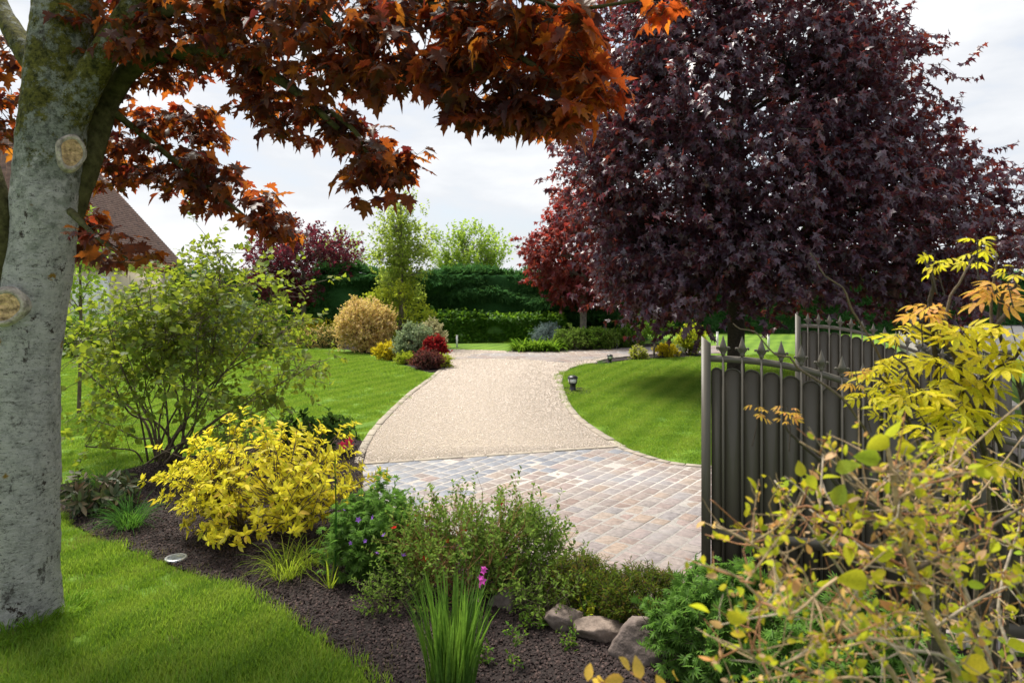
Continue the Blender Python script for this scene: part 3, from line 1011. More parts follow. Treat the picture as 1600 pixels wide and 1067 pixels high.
def clump(name, label, base, n, height, spread, tkey, leafm, lean=0.35, rad=0.06, group=None, cat='plant', max_ind=300, var=0.3):
    """a tuft of blades rising from one base"""
    base = np.asarray(base, float)
    th = thing(name, label, cat, base, group)
    a = rng.uniform(0, 2 * math.pi, n)
    r = rad * np.sqrt(rng.random(n))
    P = base + np.column_stack([np.cos(a) * r, np.sin(a) * r, np.full(n, 0.005)])
    tl = np.abs(rng.normal(size=n)) * lean * 0.6 + lean * 0.5 * r / max(rad, 1e-6)
    a2 = a + rng.normal(size=n) * 0.5
    D = np.column_stack([np.cos(a2) * np.sin(tl), np.sin(a2) * np.sin(tl), np.cos(tl)])
    N = -np.column_stack([np.cos(a2), np.sin(a2), np.zeros(n)]) * 1.0 + np.array([0, 0, 0.2])
    N = unit(-N) * -1
    S = height * rng.uniform(1 - var, 1 + var * 0.5, n)
    leaves(th, P, D, N, S, tkey, L[leafm], max_ind, 10.0)
    return th


# geometry-node scatter for what nobody could count
def scatter(name, label, pts, rot, scl, src, mat, cat=None):
    so = bpy.data.objects.new(name + '_source', src)      # never linked to the scene: only its mesh is used
    V = np.asarray(pts, np.float32)
    me = bpy.data.meshes.new(name)
    me.vertices.add(len(V))
    me.vertices.foreach_set('co', V.ravel())
    a = me.attributes.new('rot', 'FLOAT_VECTOR', 'POINT')
    a.data.foreach_set('vector', np.asarray(rot, np.float32).ravel())
    a = me.attributes.new('scl', 'FLOAT', 'POINT')
    a.data.foreach_set('value', np.asarray(scl, np.float32))
    me.materials.append(mat)
    ng = bpy.data.node_groups.new(name, 'GeometryNodeTree')
    ng.interface.new_socket('Geometry', in_out='INPUT', socket_type='NodeSocketGeometry')
    ng.interface.new_socket('Geometry', in_out='OUTPUT', socket_type='NodeSocketGeometry')
    gi = ng.nodes.new('NodeGroupInput')
    go = ng.nodes.new('NodeGroupOutput')
    inst = ng.nodes.new('GeometryNodeInstanceOnPoints')
    oi = ng.nodes.new('GeometryNodeObjectInfo')
    oi.inputs['Object'].default_value = so
    nr = ng.nodes.new('GeometryNodeInputNamedAttribute')
    nr.data_type = 'FLOAT_VECTOR'
    nr.inputs['Name'].default_value = 'rot'
    ns = ng.nodes.new('GeometryNodeInputNamedAttribute')
    ns.data_type = 'FLOAT'
    ns.inputs['Name'].default_value = 'scl'
    er = ng.nodes.new('FunctionNodeEulerToRotation')
    ng.links.new(gi.outputs[0], inst.inputs['Points'])
    ng.links.new(oi.outputs['Geometry'], inst.inputs['Instance'])
    ng.links.new(nr.outputs['Attribute'], er.inputs[0])
    ng.links.new(er.outputs[0], inst.inputs['Rotation'])
    ng.links.new(ns.outputs['Attribute'], inst.inputs['Scale'])
    ng.links.new(inst.outputs[0], go.inputs[0])
    o = link(name, me, None, None, label=label, kind='stuff')
    if cat:
        o['category'] = cat
    md = o.modifiers.new('scatter', 'NODES')
    md.node_group = ng
    return o


def fill_points(poly, n, zfun=0.0, view=True, weight=None):
    poly = np.asarray(poly)[:, :2]
    lo, hi = poly.min(0), poly.max(0)
    out, got = [], 0
    while got < n:
        P = lo + rng.random((n * 2, 2)) * (hi - lo)
        P = P[in_poly(P, poly)]
        if view:
            P = P[(np.abs(P[:, 0]) < P[:, 1] * 0.80 + 0.4) & (P[:, 1] > 3.2)]
        if weight is not None:
            P = P[rng.random(len(P)) < weight(P)]
        out.append(P)
        got += len(P)
        if len(P) == 0:
            break
    P = np.concatenate(out)[:n]
    return np.column_stack([P, np.full(len(P), zfun)])


# ================================================================== the setting
def gp(*pts):
    return [g(*p) for p in pts]


def smooth_poly(pts, steps=5):
    P = catmull(np.array(pts), steps)
    return P


ground = link('lawn', np_mesh('lawn', np.array([[-400, -5, 0], [400, -5, 0], [400, 900, 0], [-400, 900, 0]], float), [np.array([[0, 1, 2, 3]])], M['lawn']),
              label='broad mown green lawn reaching to the far hedge', kind='structure')

# gravel drive
gl = smooth_poly(gp((566, 726), (574, 700), (597, 664), (640, 620), (676, 592), (695, 575), (703, 564), (694, 556), (660, 549)))   # left edge, near to far
gr = smooth_poly(gp((967, 699), (925, 674), (893, 648), (877, 620), (872, 592), (884, 577), (915, 569), (950, 566), (1000, 561)))    # right edge, near to far
far_edge = gp((1000, 553), (900, 551), (800, 548.5), (720, 546.5), (660, 545))
drive_poly = np.vstack([gl, np.array(far_edge)[::-1], gr[::-1]])
drive = sheet('gravel_drive', drive_poly, 0.008, M['gravel'], label='pale gravel drive curving between the lawns', kind='structure')

# paved entrance
pave_px = [(566, 726), (760, 713), (967, 699), (1000, 712), (1050, 725), (1105, 731), (1180, 737)]
pave_far = [g(*p) for p in pave_px]
pave_near = [np.array([9.5, 12.5, 0]), np.array([8.2, 7.2, 0]), np.array([4.6, 3.9, 0])] + gp((1400, 1000), (1250, 972), (1100, 952), (1030, 945), (960, 925), (880, 888), (800, 862), (700, 835), (600, 800), (566, 765))
pave_poly = np.array(pave_far + [np.array([6.9, 10.3, 0])] + pave_near)
paving = sheet('paved_entrance', pave_poly, 0.0112, M['mortar'], label='entrance paved with rows of small worn stone setts', kind='structure')

# paved branch far off
branch_poly = np.array(gp((703, 561), (760, 552), (830, 549.5), (930, 546), (1010, 543), (1130, 541), (1130, 552), (1000, 556), (940, 560), (885, 567.5), (830, 562), (760, 560)))
sheet('paved_branch', branch_poly, 0.020, M['mortar'], 0.02, label='far paved lane crossing behind the gravel drive', kind='structure')

# planting beds
bed_poly = np.vstack([smooth_poly(gp((-60, 772), (60, 800), (95, 810), (160, 845), (270, 886), (400, 943), (500, 1000), (560, 1050), (620, 1110))),
                      np.array([[-0.1, 2.6, 0], [2.4, 2.6, 0], [4.3, 3.7, 0]]),
                      np.array(gp((1400, 1002), (1250, 974), (1100, 954), (1030, 947), (960, 927), (880, 890), (800, 864), (700, 837), (600, 802), (566, 767), (567, 727), (575, 697))),
                      smooth_poly(gp((556, 684), (480, 672), (380, 700), (250, 722), (140, 750), (60, 762), (-60, 765)))])
bed = sheet('planting_bed', bed_poly, 0.016, M['mulch'], label='dark bark mulch bed sweeping across the front', kind='structure')
bed2_poly = smooth_poly(gp((702, 566), (694, 577), (672, 582), (640, 573), (600, 560), (560, 549), (500, 542), (440, 541), (440, 536), (520, 534), (600, 536), (690, 549), (702, 566)), 3)[:-1]
sheet('island_bed', bed2_poly, 0.016, M['mulch'], label='mulched island bed at the bend of the gravel drive', kind='structure')
bed3_poly = smooth_poly(gp((925, 571), (960, 565.5), (1010, 561), (1090, 557.5), (1105, 553), (1060, 551.5), (1000, 556), (945, 562), (925, 571)), 3)[:-1]
sheet('lane_bed', bed3_poly, 0.024, M['mulch'], label='narrow mulch bed along the edge of the lane', kind='structure')
bed4_poly = np.array(gp((800, 549), (880, 548.5), (960, 545), (1040, 541), (1040, 537), (900, 538), (800, 541)))
sheet('far_bed', bed4_poly, 0.009, M['mulch'], label='mulch bed with low plants below the far hedge', kind='structure')
lamp_bed = np.array([g(898, 611) + np.array([math.cos(a) * 0.36, math.sin(a) * 0.5, 0]) for a in np.linspace(0, 2 * math.pi, 20)[:-1]])
sheet('lamp_bed', lamp_bed, 0.012, M['mulch'], label='small mulch patch round the lamp on the lawn', kind='structure')

# road outside the property
BD = unit(np.array([0.43, 0.90, 0.0]))          # boundary direction
BN = np.array([BD[1], -BD[0], 0.0])
b0 = np.array([3.3, 3.6, 0]) + BN * 3.2
road_poly = np.array([b0 - BD * 6, b0 + BD * 60, b0 + BD * 60 + BN * 7, b0 - BD * 6 + BN * 7])
sheet('road', road_poly, 0.012, M['asphalt'], label='grey asphalt road outside the gates', kind='structure')


# ------------------------------------------------------------------ setts
def sett_mesh(k, mat):
    r = np.random.default_rng(40 + k)
    b, s = 0.46, 0.40
    j = lambda: r.uniform(-0.03, 0.03)
    low = [[-0.5 + j(), -0.5 + j(), -0.02], [0.5 + j(), -0.5 + j(), -0.02], [0.5 + j(), 0.5 + j(), -0.02], [-0.5 + j(), 0.5 + j(), -0.02]]
    edge = [[p[0] * 0.985, p[1] * 0.985, 0.0015] for p in low]
    top = [[p[0] * 0.93, p[1] * 0.93, 0.0045 + r.uniform(-0.001, 0.001)] for p in low]
    ctr = [[0, 0, 0.005 + r.uniform(-0.001, 0.001)]]
    V = np.array(low + edge + top + ctr)
    Q = []
    for a in (0, 4):
        for i in range(4):
            n = (i + 1) % 4
            Q.append([a + i, a + n, a + 4 + n, a + 4 + i])
    T = [[8 + i, 8 + (i + 1) % 4, 12] for i in range(4)]
    return V, np.array(Q), np.array(T)


setts = [sett_mesh(k, None) for k in range(6)]
M['paver_blue'] = rand_mat('blue_grey_setts', [(0.17, 0.178, 0.205), (0.20, 0.205, 0.225), (0.145, 0.155, 0.185), (0.215, 0.205, 0.205), (0.18, 0.19, 0.22)], 0.45, 0.5, 75, 0.5, None, 1.0, 0.3)  # bluer, smoother setts for the band along the gravel line
sett_me = [np_mesh('sett', V, [Q, T], M['paver']) for V, Q, T in setts]
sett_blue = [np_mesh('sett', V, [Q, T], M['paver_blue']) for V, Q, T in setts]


def lay_setts(parent, poly, ang, row_w, lens, z, nind, frame_box=None, name='sett'):
    poly2 = np.asarray(poly)[:, :2]
    rd = np.array([math.cos(ang), math.sin(ang)])
    pd = np.array([-math.sin(ang), math.cos(ang)])
    uv = poly2 @ np.stack([rd, pd], 1)
    lo, hi = uv.min(0), uv.max(0)
    items = []
    v = lo[1]
    while v < hi[1]:
        u = lo[0] - rng.random() * 0.2
        wr = row_w * rng.uniform(0.93, 1.07)
        while u < hi[0]:
            ln = rng.uniform(*lens)
            c = rd * (u + ln / 2) + pd * (v + wr / 2)
            items.append((c[0], c[1], ln, wr))
            u += ln
        v += wr
    A = np.array(items)
    A = A[in_poly(A[:, :2], poly2)]
    px = A[:, 2] * F / np.maximum(A[:, 1], 0.5)
    sx = 800 + A[:, 0] / np.maximum(A[:, 1], 0.3) * F
    sy = HY + H * F / np.maximum(A[:, 1], 0.3)
    keep = (sx > -150) & (sx < 1750) & (sy < 1150)
    A, px, sx, sy = A[keep], px[keep], sx[keep], sy[keep]
    show = (sx > 600) & (sx < 1103) & (sy < 960) & (px >= 10)
    # hidden behind the border plants
    show &= ~((sy > 745 + (sx - 600) * 0.42) & (sx < 900))
    order = np.argsort(-np.where(show, px, -1))
    ind = set(int(i) for i in order[:nind] if show[i])
    G, GB = Geo(), Geo()
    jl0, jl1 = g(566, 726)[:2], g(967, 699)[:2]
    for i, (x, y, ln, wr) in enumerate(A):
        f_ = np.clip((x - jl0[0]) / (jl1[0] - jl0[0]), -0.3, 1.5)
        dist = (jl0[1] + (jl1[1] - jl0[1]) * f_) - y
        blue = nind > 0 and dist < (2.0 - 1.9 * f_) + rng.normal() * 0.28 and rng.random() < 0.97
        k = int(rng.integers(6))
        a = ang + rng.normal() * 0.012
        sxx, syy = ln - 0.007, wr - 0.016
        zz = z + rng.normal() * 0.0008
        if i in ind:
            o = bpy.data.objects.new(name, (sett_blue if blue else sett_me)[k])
            sc.collection.objects.link(o)
            o.parent = parent
            o.location = (x, y, zz)
            o.rotation_euler = (rng.normal() * 0.004, rng.normal() * 0.004, a)
            o.scale = (sxx, syy, 1)
        else:
            V, Q, T = setts[k]
            ca, sa = math.cos(a), math.sin(a)
            X, Y = V[:, 0] * sxx, V[:, 1] * syy
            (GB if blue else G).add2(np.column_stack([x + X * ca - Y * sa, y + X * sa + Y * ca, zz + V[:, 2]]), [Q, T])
    if G.n:
        G.build('setts', M['paver'], parent, kind='stuff')
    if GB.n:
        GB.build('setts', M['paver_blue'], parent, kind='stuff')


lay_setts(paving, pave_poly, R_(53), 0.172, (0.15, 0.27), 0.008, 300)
branch = bpy.data.objects['paved_branch']
lay_setts(branch, branch_poly, R_(8), 0.30, (0.28, 0.45), 0.0172, 0)


# kerb stones along the gravel and a straight row of setts where gravel meets paving
def kerb(name, label, line, width, mat, step=0.4, z=0.014):
    P = np.asarray(line)[:, :2]
    d = np.concatenate([[0], np.cumsum(np.linalg.norm(np.diff(P, axis=0), axis=1))])
    n = max(int(d[-1] / step), 1)
    root = thing(name, label, 'kerb', (*P[0], 0))
    for i in range(n):
        s = (i + 0.5) * d[-1] / n
        x, y = np.interp(s, d, P[:, 0]), np.interp(s, d, P[:, 1])
        x2, y2 = np.interp(min(s + 0.05, d[-1]), d, P[:, 0]), np.interp(min(s + 0.05, d[-1]), d, P[:, 1])
        x1, y1 = np.interp(max(s - 0.05, 0), d, P[:, 0]), np.interp(max(s - 0.05, 0), d, P[:, 1])
        o = bpy.data.objects.new('kerb_stone', kerb_me[int(rng.integers(6))])
        sc.collection.objects.link(o)
        o.parent = root
        o.location = (x - P[0, 0], y - P[0, 1], z + rng.normal() * 0.003)
        o.rotation_euler = (0, 0, math.atan2(y2 - y1, x2 - x1) + rng.normal() * 0.015)
        o.scale = (d[-1] / n - 0.006, width, 1.6)


kerb_me = [np_mesh('kerb_stone', V, [Q, T], M['kerb']) for V, Q, T in setts]
kerb('drive_kerb', 'low stone edging between gravel and the bush side lawn', gl[:26] - np.array([0.05, 0, 0]), 0.11, M['kerb'])
kerb('drive_kerb', 'low stone edging between gravel and the lamp side lawn', gr[:36] + np.array([0.05, 0, 0]), 0.12, M['kerb'])
kerb('paving_kerb', 'row of stones closing the paving against the gravel', np.array([g(568, 726), g(760, 713), g(966, 699)]), 0.10, M['kerb'], 0.3)
kerb('paving_kerb', 'row of stones closing the paving against the lawn by the gate', catmull(np.array([g(p[0], p[1]) for p in pave_px[2:]]), 4), 0.10, M['kerb'], 0.2)


# ------------------------------------------------------------------ loose gravel, mulch chips, grass
def pebble(seed, flat=0.6):
    r = np.random.default_rng(seed)
    V = np.array([[1, 0, 0], [-1, 0, 0], [0, 1, 0], [0, -1, 0], [0, 0, 1], [0, 0, -1]], float) * r.uniform(0.7, 1.15, (6, 1))
    V[:, 2] *= flat
    V += r.normal(size=V.shape) * 0.08
    T = np.array([[0, 2, 4], [2, 1, 4], [1, 3, 4], [3, 0, 4], [2, 0, 5], [1, 2, 5], [3, 1, 5], [0, 3, 5]])
    return V, T


pv, pt = pebble(3)
near_w = lambda P: np.clip((10.5 / P[:, 1]) ** 1.6, 0.1, 1)
gpts = fill_points(drive_poly, 85000, 0.011, weight=near_w)
far_m = gpts[:, 1]
scatter('gravel', 'loose pale beige gravel covering the curved drive', gpts, rng.uniform(-3, 3, (len(gpts), 3)) * [0.12, 0.12, 1],
        (0.007 + 0.009 * rng.random(len(gpts)) ** 2) * np.clip(far_m / 10, 1, 1.9), np_mesh('pebble', pv, [pt], M['gravel_stone']), M['gravel_stone'])

cv = np.array([[-1, -0.62, -0.1], [0.9, -0.5, -0.1], [0.8, 0.6, -0.05], [-0.85, 0.55, -0.1], [-0.6, -0.3, 0.55], [0.55, -0.35, 0.45], [0.6, 0.35, 0.6], [-0.65, 0.3, 0.4]], float)
cq = np.array([[4, 5, 6, 7], [0, 1, 5, 4], [1, 2, 6, 5], [2, 3, 7, 6], [3, 0, 4, 7]])
cpts = fill_points(bed_poly, 62000, 0.018, weight=lambda P: np.clip((5.0 / P[:, 1]) ** 1.2, 0.2, 1))
scatter('bark_mulch', 'dark brown bark chips spread over the front bed', cpts, np.column_stack([rng.normal(size=len(cpts)) * 0.8, rng.normal(size=len(cpts)) * 0.8, rng.uniform(0, 6.28, len(cpts))]),
        0.005 + 0.010 * rng.random(len(cpts)) ** 1.6, np_mesh('chip', cv, [cq], M['mulch_chip']), M['mulch_chip'])


def grass_patch(n, rad, h0, h1, wd, seed):
    r = np.random.default_rng(seed)
    Vs, Ts = [], []
    for i in range(n):
        a, rr = r.uniform(0, 6.28), rad * math.sqrt(r.random())
        ht = r.uniform(h0, h1)
        az, ln = r.uniform(0, 6.28), ht * r.uniform(0.1, 0.75)
        bx, by = math.cos(a) * rr, math.sin(a) * rr
        dx, dy = math.cos(az), math.sin(az)
        px_, py_ = -dy * wd, dx * wd
        k = len(Vs) * 5
        Vs.append([[bx - px_, by - py_, 0], [bx + px_, by + py_, 0], [bx + dx * ln * 0.35 - px_ * 0.8, by + dy * ln * 0.35 - py_ * 0.8, ht * 0.6],
                   [bx + dx * ln * 0.35 + px_ * 0.8, by + dy * ln * 0.35 + py_ * 0.8, ht * 0.6], [bx + dx * ln, by + dy * ln, ht]])
        Ts += [[k, k + 1, k + 3], [k, k + 3, k + 2], [k + 2, k + 3, k + 4]]
    return np.concatenate(np.array(Vs)), np.array(Ts)


front_lawn = np.vstack([smooth_poly(gp((-60, 790), (60, 803), (95, 813), (160, 848), (270, 890), (400, 948), (500, 1005), (560, 1055), (620, 1115))), np.array([[-0.2, 3.0, 0], [-6, 3.0, 0], [-6, 6.5, 0]])])
v_, t_ = grass_patch(110, 0.09, 0.022, 0.055, 0.0022, 1)
fp = fill_points(front_lawn, 2000, 0.0)
fs = np.clip(1.0 + 0.55 * noise3(fp * 2.6, 31, 3), 0.55, 1.7)
scatter('grass', 'short green grass of the front lawn beside the mulch bed', fp, np.column_stack([np.zeros(len(fp)), np.zeros(len(fp)), rng.uniform(0, 6.28, len(fp))]),
        rng.uniform(0.75, 1.3, len(fp)) * fs, np_mesh('grass_tuft', v_, [t_], M['grass']), M['grass'])
v_, t_ = grass_patch(16, 0.08, 0.02, 0.06, 0.002, 5)
dp = fill_points(front_lawn, 260, 0.0)
edge = bed_poly[:40]
ep = edge[rng.integers(0, len(edge) - 1, 200)] + rng.normal(size=(200, 3)) * [0.08, 0.08, 0]
dp = np.vstack([dp, ep[ep[:, 1] > 3.4]])
dp[:, 2] = 0
scatter('dry_grass', 'straw coloured grass scattered along the front lawn edge', dp, np.column_stack([np.zeros(len(dp)), np.zeros(len(dp)), rng.uniform(0, 6.28, len(dp))]),
        rng.uniform(0.6, 1.2, len(dp)), np_mesh('dry_tuft', v_, [t_], M['grass_dry']), M['grass_dry'])
v_, t_ = grass_patch(150, 0.20, 0.018, 0.04, 0.0042, 2)
left_lawn = np.vstack([smooth_poly(gp((556, 684), (480, 672), (380, 700), (250, 722), (140, 750), (60, 762), (-60, 765))), np.array([[-16, 12, 0], [-20, 24, 0]]),
                       np.array(gp((440, 545), (560, 553), (640, 577), (676, 588))), gl[:22][::-1] - np.array([0.12, 0, 0])])
lp = fill_points(left_lawn, 4200, 0.0, weight=lambda P: np.clip((11 / P[:, 1]) ** 1.5, 0.12, 1))
scatter('grass', 'mown grass of the lawn behind the yellow bush', lp, np.column_stack([np.zeros(len(lp)), np.zeros(len(lp)), rng.uniform(0, 6.28, len(lp))]),
        rng.uniform(0.8, 1.2, len(lp)) * np.clip(lp[:, 1] / 14, 0.8, 1.4), np_mesh('grass_tuft', v_, [t_], M['grass']), M['grass'])
right_lawn = np.vstack([gr[:32] + np.array([0.14, 0, 0]), np.array(gp((925, 573), (1000, 563), (1100, 558), (1300, 553))), np.array([[12, 22, 0], [7.2, 11, 0]]),
                        np.array([g(p[0] , p[1] - 1.5) for p in pave_px[2:]])[::-1] + np.array([0.05, 0.06, 0])])
rp = fill_points(right_lawn, 3600, 0.0, weight=lambda P: np.clip((11 / P[:, 1]) ** 1.5, 0.12, 1))
scatter('grass', 'mown grass of the lawn between drive and gates', rp, np.column_stack([np.zeros(len(rp)), np.zeros(len(rp)), rng.uniform(0, 6.28, len(rp))]),
        rng.uniform(0.8, 1.2, len(rp)) * np.clip(rp[:, 1] / 14, 0.8, 1.4), np_mesh('grass_tuft', v_, [t_], M['grass']), M['grass'])


# ================================================================== the house
def house():
    Z = 25.0
    c = w(176, 408, Z)                       # right end of the eaves
    ze = c[2]
    th = thing('house', 'cream rendered house with steep brown tiled roof behind the bush', 'house', (c[0] - 5, Z, 0))
    x1, x0 = c[0] - 0.35, c[0] - 14.0
    y0, y1 = Z + 0.4, Z + 5
    Geo().box((x0, y0, 0), (x1, y1, ze - 0.02)).build('wall', M['render_wall'], th)
    g1 = Geo()
    g1.box((x0 - 0.2, y0 - 0.12, ze - 0.30), (x1 + 0.12, y1 + 0.1, ze - 0.14))
    g1.box((x0 - 0.25, y0 - 0.22, ze - 0.138), (x1 + 0.22, y1 + 0.2, ze + 0.03))
    g1.build('cornice', M['terracotta'], th)
    # hipped roof in courses
    rise = 5.2
    run_x, run_y = 3.6, 2.7
    n = 62
    G = Geo()
    ex0, ex1, ey0, ey1 = x0 - 0.5, c[0], Z, Z + 5.4
    for k in range(n):
        a, b = k / n, (k + 1.25) / n
        lift = 0.035
        for (f, zz) in ((a, lift), ):
            pass
        def ring(f, dz):
            return np.array([[ex0 + run_x * f, ey0 + run_y * f, ze + rise * f + dz], [ex1 - run_x * f, ey0 + run_y * f, ze + rise * f + dz],
                             [ex1 - run_x * f, ey1 - run_y * f, ze + rise * f + dz], [ex0 + run_x * f, ey1 - run_y * f, ze + rise * f + dz]])
        lo_, hi_ = ring(a, 0.06 + lift), ring(min(b, 1.0), 0.05)
        un = ring(a, 0.05)
        # each course is split into tiles across the front so that they vary in tone
        for s_ in range(2):
            p0, p1, q0, q1, u0, u1 = lo_[s_], lo_[s_ + 1], hi_[s_], hi_[s_ + 1], un[s_], un[s_ + 1]
            m = 40
            for j in range(m):
                f0, f1 = j / m, (j + 0.985) / m
                V = np.array([p0 + (p1 - p0) * f0, p0 + (p1 - p0) * f1, q0 + (q1 - q0) * f1, q0 + (q1 - q0) * f0, u0 + (u1 - u0) * f0, u0 + (u1 - u0) * f1])
                G.add(V, [[0, 1, 2, 3], [4, 5, 1, 0]])
    G.build('roof', M['roof'], th, kind='stuff')
    Vb = np.array([[ex0, ey0, ze], [ex1, ey0, ze], [ex1, ey1, ze], [ex0, ey1, ze], [ex0 + run_x, ey0 + run_y, ze + rise], [ex1 - run_x, ey0 + run_y + 0.3, ze + rise]])
    np_ = np_mesh('roof_deck', Vb - loc_of(th), [np.array([[0, 1, 5, 4], [2, 3, 4, 5]]), np.array([[1, 2, 5], [3, 0, 4]])], M['terracotta'])
    link('roof_deck', np_, th)
    for pxw in (132, 50):
        a, b = w(pxw - 14, 432, Z), w(pxw + 14, 520, Z)
        win = Geo().box((a[0], y0 - 0.05, b[2]), (b[0], y0 + 0.1, a[2])).build('window', M['white_paint'], th)
        m_ = (a[0] + b[0]) / 2
        for (xa, xb) in ((a[0] + 0.05, m_ - 0.03), (m_ + 0.03, b[0] - 0.05)):
            Geo().box((xa, y0 - 0.062, b[2] + 0.06), (xb, y0 - 0.052, a[2] - 0.06)).build('pane', M['white_paint'], win)
        for s_ in (-1, 1):
            xs = (a[0] - 0.36, a[0] - 0.02) if s_ < 0 else (b[0] + 0.02, b[0] + 0.36)
            Geo().box((xs[0], y0 - 0.07, b[2]), (xs[1], y0 - 0.02, a[2])).build('shutter', M['white_paint'], th)


house()


# ================================================================== gates
GU = unit(np.array([0.955, -0.296, 0.0]))
GN = np.array([GU[1], -GU[0], 0.0])            # towards the camera side (y negative)


def gate(label, base, length, pitch, n):
    th = thing('entrance_gate', label, 'gate', base, 'entrance gate leaves')
    base = np.asarray(base, float)
    X = lambda t, d, z: base + GU * t + GN * d + np.array([0, 0, z])

    def obox(G, t0, t1, d0, d1, z0, z1, slant=0.0):
        V = np.array([X(t0, d0, z0), X(t1, d0, z0), X(t1, d1, z0), X(t0, d1, z0),
                      X(t0, d0, z1), X(t1, d0, z1 - slant), X(t1, d1, z1 - slant), X(t0, d1, z1)])
        G.add(V, [[0, 3, 2, 1], [4, 5, 6, 7], [0, 1, 5, 4], [1, 2, 6, 5], [2, 3, 7, 6], [3, 0, 4, 7]])

    def drop(t):
        s = min(max(t / length, 0), 1)
        return 0.50 * (3 * s * s - 2 * s ** 3) ** 1.35
    G = Geo()
    obox(G, -0.062, 0.0, -0.03, 0.03, 0.03, 1.853, 0.05)
    obox(G, -0.055, -0.05, -0.034, -0.0305, 0.06, 1.80)
    G.build('post', M['gate'], th)
    G = Geo()
    obox(G, length, length + 0.062, -0.03, 0.03, 0.03, 1.853 - drop(length))
    G.build('post', M['gate'], th)
    # arched top rail, middle and bottom rails
    ts = np.linspace(0.0, length, 22)
    G = Geo()
    for d0, d1, hh, zc in ((-0.024, 0.024, 0.021, 0.0),):
        V = []
        for t in ts:
            zr = 1.70 - drop(t)
            V += [X(t, d0, zr - hh), X(t, d1, zr - hh), X(t, d1, zr + hh), X(t, d0, zr + hh)]
        V = np.array(V)
        Q = []
        for i in range(len(ts) - 1):
            for j in range(4):
                Q.append([4 * i + j, 4 * i + (j + 1) % 4, 4 * i + 4 + (j + 1) % 4, 4 * i + 4 + j])
        G.add(V, Q)
    G.build('top_rail', M['gate'], th)
    G = Geo()
    obox(G, 0.001, length - 0.001, -0.026, 0.026, 0.46, 0.535)
    G.build('middle_rail', M['gate'], th)
    G = Geo()
    obox(G, 0.001, length - 0.001, -0.026, 0.026, 0.05, 0.13)
    G.build('bottom_rail', M['gate'], th)
    # round-headed boards and bars with finials
    fin_prof = [(0.012, 0.0), (0.017, 0.012), (0.012, 0.02), (0.018, 0.035), (0.024, 0.050), (0.026, 0.058), (0.020, 0.078), (0.010, 0.108), (0.0, 0.14)]
    for k in range(n):
        tb = 0.082 + k * pitch                      # bar
        t0 = 0.004 if k == 0 else tb - pitch + 0.003
        t1 = tb - 0.003
        tm, hw = (t0 + t1) / 2, (t1 - t0) / 2
        zt = 1.70 - drop(tm) - 0.062
        # board outline with a round head
        prof = [(t0, 0.10), (t1, 0.10)]
        for a in np.linspace(0, math.pi, 9):
            prof.append((tm + hw * math.cos(a), zt - hw * 0.85 + hw * 0.85 * math.sin(a)))
        m = len(prof)
        V = np.array([X(t, 0.006, z) for t, z in prof] + [X(t, -0.006, z) for t, z in prof] + [X(tm, 0.006, 0.8), X(tm, -0.006, 0.8)])
        T, Q = [], []
        for i in range(m):
            j = (i + 1) % m
            T += [[2 * m, i, j], [2 * m + 1, m + j, m + i]]
            Q.append([i, m + i, m + j, j])
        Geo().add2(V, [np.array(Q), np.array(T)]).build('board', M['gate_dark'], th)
        # raised lip following the head
        arc = [X(tm + hw * 0.97 * math.cos(a), 0.009, zt - hw * 0.85 + hw * 0.85 * math.sin(a)) for a in np.linspace(0, math.pi, 9)]
        Geo().tube(arc, 0.0045, 4, 1).build('board_edge', M['gate'], th, True)
        zr = 1.70 - drop(tb)
        for z0, z1 in ((0.13, zr + 0.03),):
            Geo().tube([X(tb, 0.017, z0), X(tb, 0.017, z1)], 0.0095, 8, 1).build('bar', M['gate'], th, True)
        # finial: turned spear with two curled leaves
        G = Geo()
        c0 = X(tb, 0.017, zr + 0.026)
        ang = np.arange(8) * math.pi / 4
        V = np.array([[c0[0] + r * math.cos(a), c0[1] + r * math.sin(a), c0[2] + z] for r, z in fin_prof for a in ang])
        Q = [[i * 8 + j, i * 8 + (j + 1) % 8, i * 8 + 8 + (j + 1) % 8, i * 8 + 8 + j] for i in range(len(fin_prof) - 1) for j in range(8)]
        G.add(V, Q)
        for s_ in (-1, 1):
            pts = [c0 + GU * s_ * a + np.array([0, 0, z]) for a, z in ((0.006, 0.018), (0.022, 0.040), (0.034, 0.056), (0.042, 0.052), (0.040, 0.042))]
            G.tube(pts, [0.008, 0.008, 0.007, 0.006, 0.004], 5, 2)
        G.build('finial', M['gate'], th, True)


gate('dark taupe metal gate leaf with spear finials, the nearer one', (1.372, 4.86, 0), 2.1, 0.124, 17)
gate('dark taupe metal gate leaf with spear finials, the farther one', (3.64, 8.88, 0), 2.1, 0.124, 17)
for p, lb in (((1.372 + 2.2 * GU[0], 4.86 + 2.2 * GU[1], 0), 'square taupe hinge post of the nearer gate leaf'), ((3.64 + 2.2 * GU[0], 8.88 + 2.2 * GU[1], 0), 'square taupe hinge post of the farther gate leaf')):
    th = thing('gate_post', lb, 'post', p)
    x, y, _ = p
    Geo().box((x - 0.06, y - 0.06, 0), (x + 0.06, y + 0.06, 1.42)).build('shaft', M['gate'], th)
    Geo().box((x - 0.075, y - 0.075, 1.42), (x + 0.075, y + 0.075, 1.46)).build('cap', M['gate'], th)

# low boundary wall with railing running away from the farther gate
wb = np.array([5.95, 8.5, 0.0])
th = thing('boundary_wall', 'low pale wall with grey railing running away beyond the gates', 'wall', wb)


